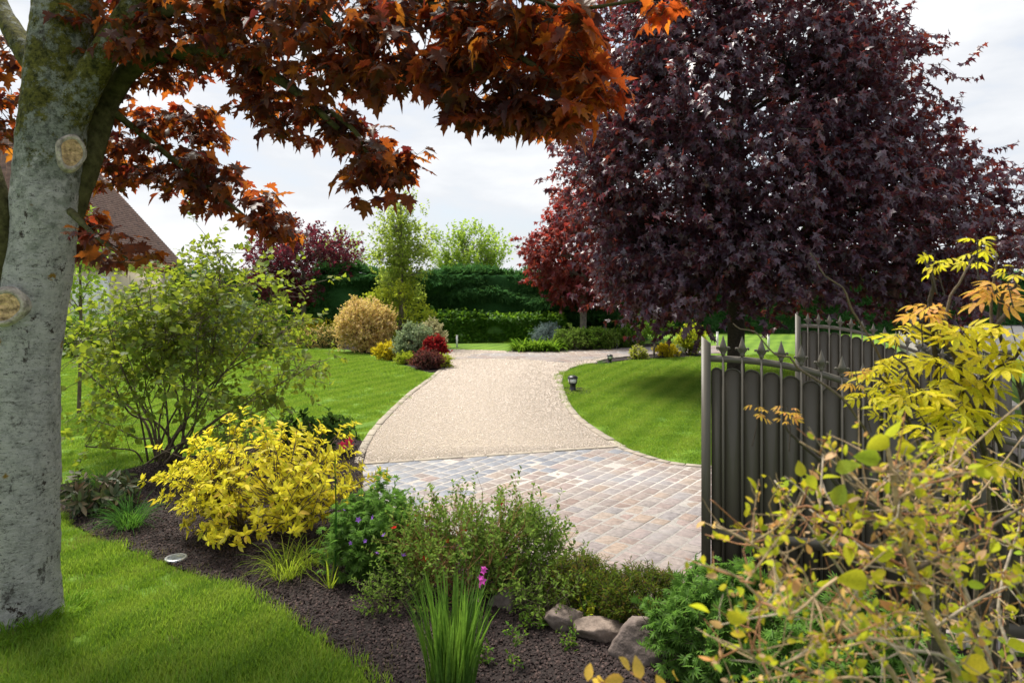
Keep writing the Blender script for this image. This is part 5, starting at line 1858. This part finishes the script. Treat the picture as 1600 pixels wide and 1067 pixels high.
shrub('ground_plant', 'sprawling grey green stems drooping onto the border rocks', 'plant', g(868, 965), (0.30, 0.16, 0.13), 'salvia', 'small', 0.03, m=60, q=3, k=9, tw=0.13, stems=6, stem_r=0.003, up=0.2, seed=35, max_ind=0)
# gladiolus
th = thing('gladiolus', 'slender gladiolus with magenta blooms above the sword leaves', 'flower', g(738, 1010))
b_ = g(738, 1010)
Geo().tube([b_, b_ + [0.0, 0.02, 0.3], w(752, 885, 4.35)], [0.004, 0.003, 0.002], 6, 4).build('stem', L['iris'], th, True)
add_flowers(th, [w(757, 886, 4.33), w(750, 903, 4.3), w(753, 907, 4.31), w(748, 912, 4.3), w(744, 938, 4.3), w(755, 893, 4.32)], 0.055, L['magenta_flower'])
for k in range(7):
    a = rng.uniform(0, 6.28)
    tip = b_ + np.array([math.cos(a) * 0.09, math.sin(a) * 0.08, rng.uniform(0.25, 0.4)])
    Geo().tube([b_, (b_ + tip) / 2 + [0, 0, 0.06], tip], [0.003, 0.006, 0.0008], 4, 4).build('leaf', L['iris'], th, True)
# mounds at the paving edge
shrub('heath_mound', 'dense dark green heath mound at the paving edge near the gate', 'plant', g(1000, 977), (0.27, 0.2, 0.15), 'heath', 'needle', 0.034, m=420, q=4, k=8, tw=0.07, stems=6, stem_r=0.003, up=1.0, out=0.6, rnd=0.3,
      seed=36, max_ind=0, lump=0.1, shell=0.75, nup=0.2)
shrub('heath_mound', 'rough olive green heath mound between salvia and dense mound', 'plant', g(905, 950), (0.22, 0.17, 0.14), 'heath', 'needle', 0.034, m=300, q=4, k=8, tw=0.08, stems=6, stem_r=0.003, up=1.0, out=0.6, rnd=0.35,
      seed=37, max_ind=0, lump=0.2, shell=0.7, nup=0.2)
shrub('variegated_plant', 'small yellow edged leafy plant above the border rocks', 'plant', g(938, 972), (0.14, 0.11, 0.10), 'lime', 'wide', 0.032, m=60, q=3, k=6, tw=0.07, stems=5, stem_r=0.003, up=0.5, seed=38, max_ind=100, leafm2='mid_green', mix2=0.5)
shrub('lacy_plant', 'lush lacy green foliage below the nearer gate', 'plant', g(1130, 1050), (0.34, 0.26, 0.24), 'lacy', 'lacy', 0.055, m=230, q=4, k=6, tw=0.12, stems=8, stem_r=0.003, up=0.5, seed=39, max_ind=300, minpx=10)
shrub('lacy_plant', 'lacy green foliage in the bottom corner under the twiggy shrub', 'plant', (1.75, 3.55, 0), (0.42, 0.3, 0.28), 'lacy', 'lacy', 0.055, m=200, q=4, k=6, tw=0.13, stems=8, stem_r=0.003, up=0.5, seed=40, max_ind=100, minpx=10)
for i, (px, py, sz) in enumerate(((805, 1045, 0.10), (890, 1012, 0.05), (830, 985, 0.05), (760, 1040, 0.05), (912, 960, 0.07))):
    lb = ['upright weed seedling on the mulch beside the sword leaves', 'tiny weed seedling on the mulch below the rocks', 'little weed sprouting between rocks and salvia', 'small weed beside the sword leaf clump',
          'pale sprig poking out beside the first border rock'][i]
    shrub('weed_seedling', lb, 'plant', g(px, py), (sz * 0.5, sz * 0.4, sz), 'mid_green', 'small', 0.03, m=8, q=2, k=5, tw=0.06, stems=2, stem_r=0.0015, up=0.8, seed=50 + i, max_ind=20)


# rocks
def rock(label, px, py, wpx, hpx, seed):
    c = g(px, py + hpx * 0.35)
    Z = c[1]
    import bmesh
    bm = bmesh.new()
    bmesh.ops.create_icosphere(bm, subdivisions=4, radius=1.0)
    V = np.array([v.co[:] for v in bm.verts])
    Tt = np.array([[v.index for v in f.verts] for f in bm.faces])
    bm.free()
    r = np.random.default_rng(seed)
    for _ in range(16):                        # flatten facets
        n = unit(r.normal(size=3))
        d = r.uniform(0.6, 0.88)
        s = V @ n
        V = V - np.where(s > d, (s - d) * 0.97, 0)[:, None] * n
    V *= (1 + 0.06 * noise3(V * 3, seed, 3) + 0.035 * noise3(V * 9, seed + 2, 3) + 0.02 * noise3(V * 24, seed + 7, 2))[:, None]
    sx_, sz_ = wpx * Z / F / 2, hpx * Z / F / 2 * 1.05
    V = V * [sx_ * 1.35, sx_ * 1.0, sz_ * 1.2] + c + [0, 0, sz_ * 0.55]
    o = link('border_rock', np_mesh('border_rock', V - c, [Tt], M['rock'], True), None, Vector(c), label=label, category='rock', group='rocks edging the bed')
    return o


rock('biggest brown rock in front of the lacy foliage', 1008, 1004, 84, 66, 61)
rock('flat brown rock between the two other border rocks', 938, 982, 66, 44, 62)
rock('grey weathered rock half under the drooping salvia', 882, 966, 62, 40, 63)
rock('small pale rock hidden among the salvia stems', 795, 936, 50, 34, 65)

# recessed garden light
lb_ = g(275, 876)
th = thing('ground_light', 'round glass ground light lying in the mulch by the lawn edge', 'light', lb_)
ang = np.linspace(0, 2 * math.pi, 33)[:-1]
prof = [(0.085, -0.01), (0.086, 0.012), (0.082, 0.017), (0.066, 0.016)]
V = np.array([[lb_[0] + r * math.cos(a), lb_[1] + r * math.sin(a), z + 0.015] for r, z in prof for a in ang])
Q = [[i * 32 + j, i * 32 + (j + 1) % 32, i * 32 + 32 + (j + 1) % 32, i * 32 + 32 + j] for i in range(3) for j in range(32)]
Geo().add(V, Q).build('rim', M['steel'], th, True)
prof = [(0.066, 0.014), (0.045, 0.012), (0.02, 0.011), (0.001, 0.0108)]
V = np.array([[lb_[0] + r * math.cos(a), lb_[1] + r * math.sin(a), z + 0.015] for r, z in prof for a in ang])
Geo().add(V, Q).build('lens', M['lens'], th, True)


# bollard lamps
def lamp(label, base, h):
    base = np.asarray(base, float)
    th = thing('garden_lamp', label, 'lamp', base, 'small black bollard lamps')
    s = h / 0.32
    ang = np.linspace(0, 2 * math.pi, 21)[:-1]
    n = len(ang)

    def lathe(name, prof, mat, parent=th):
        V = np.array([[base[0] + r * 1.2 * s * math.cos(a), base[1] + r * 1.2 * s * math.sin(a), base[2] + z * s] for r, z in prof for a in ang])
        Q = [[i * n + j, i * n + (j + 1) % n, i * n + n + (j + 1) % n, i * n + n + j] for i in range(len(prof) - 1) for j in range(n)]
        return Geo().add(V, Q).build(name, mat, parent, True)
    lathe('base', [(0.07, 0.0), (0.07, 0.02), (0.052, 0.03), (0.048, 0.13), (0.06, 0.15), (0.075, 0.165), (0.0, 0.166)], M['black_metal'])
    lathe('globe', [(0.055, 0.166), (0.072, 0.19), (0.078, 0.22), (0.072, 0.25), (0.06, 0.268)], M['lamp_glass'])
    lathe('cap', [(0.088, 0.255), (0.088, 0.268), (0.078, 0.29), (0.05, 0.31), (0.0, 0.32)], M['black_metal'])
    for k in range(4):
        a = math.pi / 4 + k * math.pi / 2
        pts = [base + np.array([math.cos(a) * r * 1.2 * s, math.sin(a) * r * 1.2 * s, z * s]) for r, z in ((0.07, 0.16), (0.086, 0.21), (0.084, 0.262))]
        Geo().tube(pts, 0.008 * s, 5, 3).build('guard', M['black_metal'], th, True)


lamp('small black bollard lamp standing on the lawn at the drive edge', g(895, 611), 0.335)
lamp('small black bollard lamp in the narrow bed by the lane', g(953, 568), 0.27)
lamp('small lamp among the low plants below the far hedge', g(962, 545), 0.32)

# ================================================================== island bed and far beds
shrub('peach_shrub', 'round peach coloured shrub in the island bed', 'shrub', g(570, 550), (0.92, 0.8, 0.86), 'peach', 'wide', 0.075, m=330, q=5, k=7, tw=0.20, seed=71, lump=0.1, shell=0.6, up=0.6, max_ind=0)
shrub('clipped_hedge', 'low clipped hedge with orange top beside the peach shrub', 'hedge', g(497, 543), (0.95, 0.5, 0.33), 'dark_green', 'wide', 0.06, m=200, q=4, k=7, tw=0.13, seed=72, lump=0.05, shell=0.7, leafm2='peach', mix2=0.55, max_ind=0)
shrub('yellow_mound', 'small bright yellow mound beside the peach shrub', 'shrub', g(607, 562), (0.42, 0.35, 0.24), 'bright_yellow', 'wide', 0.05, m=150, q=4, k=6, tw=0.1, seed=73, lump=0.15, up=0.7, max_ind=0)
shrub('grey_shrub', 'grey green variegated shrub in the island bed', 'shrub', g(645, 565), (0.55, 0.5, 0.52), 'vari', 'wide', 0.06, m=230, q=4, k=7, tw=0.14, seed=74, lump=0.15, max_ind=0)
shrub('cream_shrub', 'cream variegated shrub behind the crimson maple', 'shrub', g(672, 560), (0.45, 0.4, 0.55), 'cream', 'wide', 0.06, m=180, q=4, k=7, tw=0.14, seed=75, lump=0.2, max_ind=0)
shrub('crimson_shrub', 'small crimson dwarf maple at the tip of the island bed', 'shrub', g(680, 572), (0.30, 0.28, 0.24), 'crimson', 'lacy', 0.06, m=100, q=4, k=6, tw=0.12, seed=76, clear=0.28, max_ind=0, droop=0.4)
shrub('maroon_plant', 'low maroon plants at the tip of the island bed', 'plant', g(668, 577), (0.42, 0.25, 0.20), 'maroon', 'wide', 0.055, m=120, q=4, k=6, tw=0.13, seed=77, up=0.8, max_ind=0)
shrub('low_plant', 'low yellow green plant between the yellow mound and maroon plants', 'plant', g(634, 569), (0.30, 0.2, 0.13), 'pear_low', 'wide', 0.05, m=70, q=4, k=6, tw=0.1, seed=78, max_ind=0)
shrub('low_plant', 'small olive tuft at the gravel side of the maroon plants', 'plant', g(695, 575), (0.13, 0.15, 0.17), 'pear_low', 'wide', 0.045, m=50, q=4, k=6, tw=0.09, seed=79, max_ind=0)
shrub('yellow_shrub', 'yellow green shrub behind the clipped hedge near the plum trunk', 'shrub', (-7.6, 27.4, 0), (1.0, 0.6, 0.42), 'bright_yellow', 'wide', 0.08, m=150, q=4, k=6, tw=0.18, seed=80, max_ind=0, leafm2='lime', mix2=0.5)
shrub('green_shrub', 'bright green rounded shrub far behind the airy bush', 'shrub', (-8.9, 25.0, 0), (0.85, 0.7, 0.75), 'mid_green', 'wide', 0.08, m=200, q=4, k=7, tw=0.2, seed=81, max_ind=0)
shrub('grey_shrub', 'large pale silvery shrub in front of the house wall', 'shrub', (-9.6, 22.5, 0), (1.2, 1.0, 1.0), 'vari', 'wide', 0.08, m=360, q=4, k=7, tw=0.24, seed=82, max_ind=0)
shrub('green_shrub', 'dense green shrub under the house window', 'shrub', (-13.6, 22.3, 0), (1.0, 0.9, 0.6), 'mid_green', 'wide', 0.08, m=260, q=4, k=7, tw=0.22, seed=83, max_ind=0)
# below the far hedge
for i, (px, lb) in enumerate(((815, 'daylily clump at the start of the bed below the hedge'), (838, 'daylily clump next to the blue grey mound'), (862, 'daylily clump in front of the blue grey mound'))):
    clump('daylily', lb, g(px, 549), 130, 0.62, 0, 'strap', 'tuft_light', 0.6, 0.24, 'daylily clumps below the hedge', max_ind=0)
shrub('blue_mound', 'blue grey rounded conifer mound below the hedge', 'shrub', g(856, 543), (0.46, 0.4, 0.38), 'blue_grey', 'needle', 0.10, m=160, q=4, k=6, tw=0.14, seed=84, max_ind=0)
for i, (px, py, rx, rz, mt, lb) in enumerate(((893, 547, 0.55, 0.36, 'salvia', 'first grey green shrub right of the blue mound'), (925, 546, 0.55, 0.34, 'mid_green', 'green shrub in front of the red maple trunk'),
                                              (946, 545, 0.42, 0.32, 'salvia', 'grey green shrub beside the thin maple trunk'), (982, 543, 0.42, 0.38, 'mid_green', 'rounded bright green shrub beyond the lane lamp'))):
    shrub('green_shrub', lb, 'shrub', g(px, py), (rx, 0.4, rz), mt, 'wide', 0.065, m=130, q=4, k=6, tw=0.15, seed=90 + i, max_ind=0, group='low shrubs below the far hedge')
# lane bed
tree('standard_tree', 'little round headed green standard tree in the lane bed', 'tree', g(1022, 559), 0.028, 0.9, 0.98, (0.46, 0.42, 0.36), 'mid_green', 'wide', 0.06, m=110, q=4, k=6, tw=0.13, barkm='bark_grey', seed=96, limb=6, droop=0.1)
shrub('yellow_mound', 'bright yellow mound between the standard tree and lime shrub', 'shrub', g(1041, 558), (0.33, 0.3, 0.19), 'bright_yellow', 'wide', 0.045, m=130, q=4, k=6, tw=0.09, seed=97, max_ind=0, up=0.7)
shrub('lime_shrub', 'lime yellow rounded little tree beside the nearer gate post', 'shrub', g(1079, 555), (0.40, 0.38, 0.40), 'lime', 'wide', 0.06, m=170, q=4, k=6, tw=0.13, seed=98, clear=0.12, max_ind=0, stems=5, stem_r=0.02)
shrub('yellow_mound', 'small dull yellow shrub beside the lane lamp', 'shrub', g(997, 562), (0.24, 0.22, 0.17), 'lime', 'wide', 0.045, m=80, q=4, k=6, tw=0.09, seed=99, max_ind=0, leafm2='cream', mix2=0.4)
shrub('grey_shrub', 'tiny silver plant next to the bright yellow mound', 'shrub', g(1060, 557), (0.12, 0.12, 0.17), 'vari', 'small', 0.04, m=40, q=3, k=6, tw=0.08, seed=100, max_ind=0)
clump('grass_tuft', 'small green tuft at the lawn edge by the lane lamp', g(938, 570), 60, 0.2, 0, 'blade', 'tuft', 0.6, 0.08, max_ind=0)
# pale markers under the big maple
for i, (px, py, lb) in enumerate(((1109 + 12, 548, 'thin white post under the purple maple near the first gate finials'), (1023, 541, 'thin white post behind the little standard tree'), (1201, 549, 'thin white post seen between the two gate leaves'),
                                  (714, 543, 'thin grey post in the grass before the laurel hedge'))):
    p = g(px, py)
    th = thing('marker_post', lb, 'post', p)
    hh = 0.62 if i < 3 else 0.42
    Geo().box((p[0] - 0.03, p[1] - 0.03, 0), (p[0] + 0.03, p[1] + 0.03, hh)).build('shaft', M['white_paint'], th)
    Geo().box((p[0] - 0.036, p[1] - 0.036, hh), (p[0] + 0.036, p[1] + 0.036, hh + 0.02)).build('cap', M['white_paint'], th)


# ================================================================== right foreground shrubs
def gold_shrub():
    base = np.array([1.75, 2.75, 0.0])
    th = thing('golden_shrub', 'golden pinnate leaved shrub rising in front of the gates', 'shrub', base)
    stems = [
        ([(1500, 760, 2.75), (1470, 640, 2.7), (1460, 540, 2.65), (1455, 440, 2.6), (1446, 392, 2.6)], 5.5),
        ([(1450, 800, 2.8), (1420, 660, 2.75), (1350, 520, 2.65), (1312, 445, 2.6), (1266, 396, 2.55)], 2.4),
        ([(1400, 800, 2.6), (1340, 650, 2.5), (1250, 572, 2.45), (1196, 535, 2.42), (1146, 506, 2.4)], 2.1),
        ([(1560, 800, 2.8), (1500, 600, 2.6), (1530, 530, 2.55), (1610, 470, 2.5)], 7),
        ([(1580, 850, 2.7), (1540, 680, 2.6), (1560, 580, 2.55), (1620, 520, 2.5)], 6),
        ([(1440, 850, 2.5), (1330, 770, 2.35), (1270, 705, 2.3), (1226, 662, 2.28)], 4.5),
        ([(1520, 650, 2.7), (1475, 520, 2.6), (1500, 445, 2.6), (1521, 403, 2.6)], 3.5),
        ([(1600, 650, 2.7), (1560, 520, 2.6), (1586, 440, 2.55), (1606, 400, 2.5)], 4),
        ([(1500, 780, 2.7), (1440, 690, 2.6), (1400, 620, 2.55), (1375, 585, 2.5)], 4),
        ([(1520, 800, 2.65), (1490, 690, 2.6), (1440, 610, 2.5), (1400, 560, 2.5)], 4),
        ([(1590, 800, 2.6), (1560, 700, 2.5), (1530, 640, 2.45), (1480, 590, 2.45)], 4),
        ([(1540, 620, 2.6), (1552, 470, 2.6), (1556, 392, 2.6)], 3),
    ]
    for pts, r in stems:
        PP = np.array([w(*p) for p in pts])
        first = np.array([base + np.array([rng.normal() * 0.12, rng.normal() * 0.12, 0])])
        PP = np.vstack([first, (first + PP[:1]) / 2 + rng.normal(size=(1, 3)) * 0.03, PP])
        rr = np.linspace(r * 1.5, r * 0.35, len(PP)) * 2.6 / F
        PP = catmull(PP, 3)
        PP[1:-1] += rng.normal(size=(len(PP) - 2, 3)) * 0.009
        rr = np.linspace(rr[0], rr[-1], len(PP)) * rng.uniform(0.85, 1.15, len(PP))
        Geo().tube(PP, rr, 7, 2).build('stem', M['bark_dark'] if r > 3.8 else M['bark_mid'], th, True)
    cl = [(1446, 378, 2.6, 6, 0, .6), (1462, 408, 2.6, 4, 0, .55), (1425, 400, 2.6, 3, 0, .5), (1224, 630, 2.28, 8, 1, .55), (1215, 650, 2.28, 4, 1, .45), (1395, 590, 2.5, 6, 0, 1), (1430, 560, 2.5, 7, 0, 1), (1480, 510, 2.55, 6, 0, 1), (1525, 520, 2.5, 7, 0, 1),
          (1575, 505, 2.5, 7, 0, 1), (1455, 620, 2.45, 7, 0, 1), (1505, 600, 2.5, 7, 0, 1), (1560, 590, 2.45, 7, 0, 1), (1375, 570, 2.5, 5, 0, .8), (1362, 620, 2.45, 5, 0, .8), (1520, 660, 2.4, 7, 0, 1), (1585, 650, 2.4, 7, 0, 1), (1470, 470, 2.6, 5, 1, .8),
          (1540, 455, 2.55, 5, 1, .8), (1592, 452, 2.5, 5, 1, .9), (1555, 395, 2.6, 3, 0, .6), (1545, 420, 2.6, 3, 0, .5), (1440, 480, 2.55, 4, 1, .7), (1410, 510, 2.55, 5, 0, .9), (1480, 560, 2.5, 7, 0, 1), (1440, 660, 2.4, 6, 0, .9), (1350, 580, 2.5, 4, 1, .6),
          (1590, 560, 2.45, 7, 0, 1), (1545, 560, 2.5, 7, 0, 1), (1595, 720, 2.35, 7, 0, 1), (1555, 720, 2.35, 5, 0, 1), (1420, 600, 2.5, 6, 0, 1), (1490, 640, 2.45, 6, 0, 1), (1385, 640, 2.45, 4, 0, .8)]
    acc = {0: [], 1: []}
    tw = Geo()
    for px, py, Z, n, kind, sc_ in cl:
        n += 2
        c = w(px, py, Z) + rng.normal(size=3) * [0.01, 0.08, 0.01]
        az = rng.uniform(0, 2 * math.pi) + np.arange(n) * 2 * math.pi / n + rng.normal(size=n) * 0.3
        D = unit(np.column_stack([np.cos(az), np.sin(az), rng.uniform(-0.35, 0.45, n)]))
        N = unit(np.tile([0, -0.25, 1.0], (n, 1)) + rng.normal(size=(n, 3)) * 0.4)
        P = c + D * 0.012 - np.array([0, 0, 1]) * rng.random((n, 1)) * 0.05
        acc[kind].append((P, D, N, rng.uniform(0.075, 0.135, n) * sc_ * (0.75 if px < 1390 else 1.0)))
        V, Q = many_tubes(c[None] - [[rng.normal() * 0.04, 0.03, 0.14]], c[None], 0.003, 0.002)
        tw.add(V, Q)
    tw.build('twigs', M['bark_dark'], th, kind='stuff')
    for kind, key, nm in ((0, 'coral', 260), (1, 'coral_red', 40)):
        a = [np.concatenate(x) for x in zip(*acc[kind])]
        leaves(th, *a, 'pinnate', L[key], nm, 10)


gold_shrub()


def twiggy_shrub():
    base = np.array([0.92, 1.5, 0.0])
    th = thing('twiggy_shrub', 'out of focus twiggy shrub with sparse yellow and orange leaves at the corner', 'shrub', base)
    mains = [
        ([(1500, 1120, 1.5), (1450, 960, 1.45), (1412, 840, 1.42), (1395, 740, 1.4), (1385, 690, 1.4)], 9, 'twig_pale'),
        ([(1420, 1120, 1.5), (1330, 990, 1.5), (1260, 930, 1.5), (1190, 860, 1.5), (1120, 820, 1.5)], 6, 'twig_pale'),
        ([(1450, 1120, 1.6), (1340, 930, 1.65), (1270, 830, 1.7), (1210, 750, 1.75)], 5, 'twig_grey'),
        ([(1440, 900, 1.45), (1330, 840, 1.5), (1260, 790, 1.55), (1180, 830, 1.6), (1110, 780, 1.6)], 4, 'twig_red'),
        ([(1560, 1120, 1.6), (1500, 900, 1.7), (1440, 780, 1.75), (1400, 740, 1.8)], 5, 'twig_grey'),
        ([(1430, 890, 1.45), (1520, 840, 1.5), (1600, 790, 1.6), (1660, 760, 1.6)], 5, 'bark_mid'),
        ([(1600, 1120, 1.7), (1560, 950, 1.8), (1600, 800, 1.9), (1620, 700, 1.9)], 5, 'twig_grey'),
        ([(1410, 830, 1.42), (1350, 760, 1.45), (1300, 720, 1.5), (1250, 690, 1.5)], 3.5, 'twig_pale'),
        ([(1440, 920, 1.45), (1320, 900, 1.35), (1230, 960, 1.3), (1150, 900, 1.3), (1090, 880, 1.3)], 3.5, 'twig_pale'),
        ([(1520, 1100, 1.4), (1400, 1010, 1.3), (1300, 1000, 1.3), (1220, 1040, 1.3)], 3.5, 'twig_grey'),
        ([(1400, 1110, 1.4), (1250, 1060, 1.35), (1150, 1010, 1.35), (1100, 990, 1.35)], 3, 'twig_pale'),
        ([(1300, 1140, 1.5), (1150, 1110, 1.5), (1040, 1085, 1.5), (985, 1050, 1.5)], 3, 'twig_red'),
        ([(1150, 1110, 1.5), (1030, 1090, 1.5), (930, 1062, 1.5)], 2.5, 'twig_red'),
        ([(1550, 1000, 1.6), (1470, 850, 1.7), (1540, 760, 1.8), (1600, 680, 1.8)], 4, 'twig_pale'),
        ([(1460, 980, 1.5), (1540, 930, 1.5), (1620, 900, 1.5)], 4, 'twig_grey'),
        ([(1400, 780, 1.41), (1470, 740, 1.5), (1560, 660, 1.55), (1620, 610, 1.6)], 3.5, 'twig_pale'),
    ]
    SK = []
    for pts, r, mt in mains:
        PP = np.array([w(*p) for p in pts])
        if pts[0][1] >= 1050:
            b0 = base + np.array([rng.normal() * 0.06, rng.normal() * 0.06, 0])
            PP = np.vstack([b0, (b0 + PP[0]) / 2 + rng.normal(size=3) * 0.02, PP])
            rr = np.concatenate([[r * 1.1, r * 1.05], np.linspace(r, r * 0.4, len(pts))]) * 1.1 / F
        else:
            rr = np.linspace(r, r * 0.35, len(PP)) * 1.1 / F
        Geo().tube(PP, rr, 7, 6).build('stem', M[mt], th, True)
        Q_ = catmull(np.array([w(*p) for p in pts]), 10)
        SK.append(Q_)
    S0 = np.concatenate(SK)
    S0 = S0[(S0[:, 2] < 1.84) & (800 + S0[:, 0] / S0[:, 1] * F > 1150)]
    m = 340
    i = rng.integers(0, len(S0), m)
    A = S0[i] + rng.normal(size=(m, 3)) * 0.004
    B = A + unit(rng.normal(size=(m, 3)) + [0.05, 0, 0.3]) * rng.uniform(0.04, 0.17, (m, 1))
    B = B[:]
    for mt, sel in (('twig_pale', slice(0, 170)), ('twig_grey', slice(170, 240)), ('twig_red', slice(240, 340))):
        G = Geo()
        V, Q = many_tubes(A[sel], B[sel], 0.0021, 0.0009, 0.03, 4)
        G.add(V, Q)
        # side shoots
        A2 = A[sel] + (B[sel] - A[sel]) * rng.uniform(0.4, 0.95, (len(A[sel]), 1))
        B2 = A2 + unit(rng.normal(size=A2.shape) + [-0.1, 0, 0.3]) * rng.uniform(0.025, 0.09, (len(A2), 1))
        V, Q = many_tubes(A2, B2, 0.0015, 0.0008, 0.0, 3)
        G.add(V, Q)
        G.build('twigs', M[mt], th, kind='stuff')
    # leaves near the twig ends
    n = 2300
    j = rng.integers(0, m, n)
    P = A[j] + (B[j] - A[j]) * rng.uniform(0.45, 1.0, (n, 1)) + rng.normal(size=(n, 3)) * 0.006
    D = unit(rng.normal(size=(n, 3)) + [-0.2, -0.1, 0.2])
    N = unit(rng.normal(size=(n, 3)) + [0, -0.2, 0.6])
    S = 0.009 + 0.024 * rng.random(n) ** 2.0
    sx = 800 + P[:, 0] / P[:, 1] * F
    sel = rng.random(n) < 0.68
    leaves(th, P[sel], D[sel], N[sel], S[sel], 'oval', L['front'], 130, 8)
    leaves(th, P[~sel], D[~sel], N[~sel], S[~sel] * 0.95, 'oval', L['dry'], 110, 8)
    # the large rounded leaves that stand out
    big = [(1340, 905, 1.3, 0.055), (1330, 860, 1.4, 0.05), (1300, 865, 1.45, 0.04), (1434, 822, 1.36, 0.042), (1375, 690, 1.4, 0.05), (1360, 715, 1.42, 0.05), (1320, 730, 1.45, 0.05), (1310, 775, 1.45, 0.05), (1330, 785, 1.45, 0.04), (1415, 700, 1.45, 0.04),
           (1395, 670, 1.4, 0.045), (1445, 775, 1.4, 0.035), (1240, 920, 1.3, 0.04), (1090, 950, 1.3, 0.045), (1150, 965, 1.3, 0.04), (1380, 865, 1.4, 0.045), (1395, 845, 1.4, 0.04), (1270, 755, 1.5, 0.035), (1300, 745, 1.5, 0.04), (1250, 730, 1.55, 0.035),
           (1580, 840, 1.5, 0.04), (1550, 850, 1.5, 0.04), (1500, 1000, 1.4, 0.05), (1590, 1010, 1.4, 0.05), (1530, 1040, 1.35, 0.06), (1450, 1060, 1.4, 0.05), (1350, 970, 1.35, 0.045), (1560, 740, 1.6, 0.04), (1590, 900, 1.5, 0.045), (1220, 800, 1.5, 0.03)]
    P = np.array([w(a, b, c) for a, b, c, _ in big])
    n = len(P)
    D = unit(rng.normal(size=(n, 3)) * [1, 0.4, 0.8] + [0.2, -0.1, 0.1])
    N = unit(rng.normal(size=(n, 3)) * 0.7 + [0, -0.6, 0.5])
    leaves(th, P - D * 0.02, D, N, np.array([b[3] for b in big]), 'ovate', L['front'], 60, 8)
    sprig = [(985, 1045, 1.5), (975, 1060, 1.5), (1000, 1062, 1.5), (930, 1058, 1.5), (918, 1064, 1.5), (945, 1066, 1.5), (1040, 1078, 1.5), (1060, 1062, 1.5)]
    P = np.array([w(*s_) for s_ in sprig])
    n = len(P)
    leaves(th, P, unit(rng.normal(size=(n, 3)) * 0.6 + [0, 0, 0.8]), unit(rng.normal(size=(n, 3)) * 0.4 + [0, -1, 0.3]), rng.uniform(0.03, 0.05, n), 'oval', L['coral_red'], 20, 5)


twiggy_shrub()
print('individual leaves', COUNT, 'objects', len(bpy.data.objects))
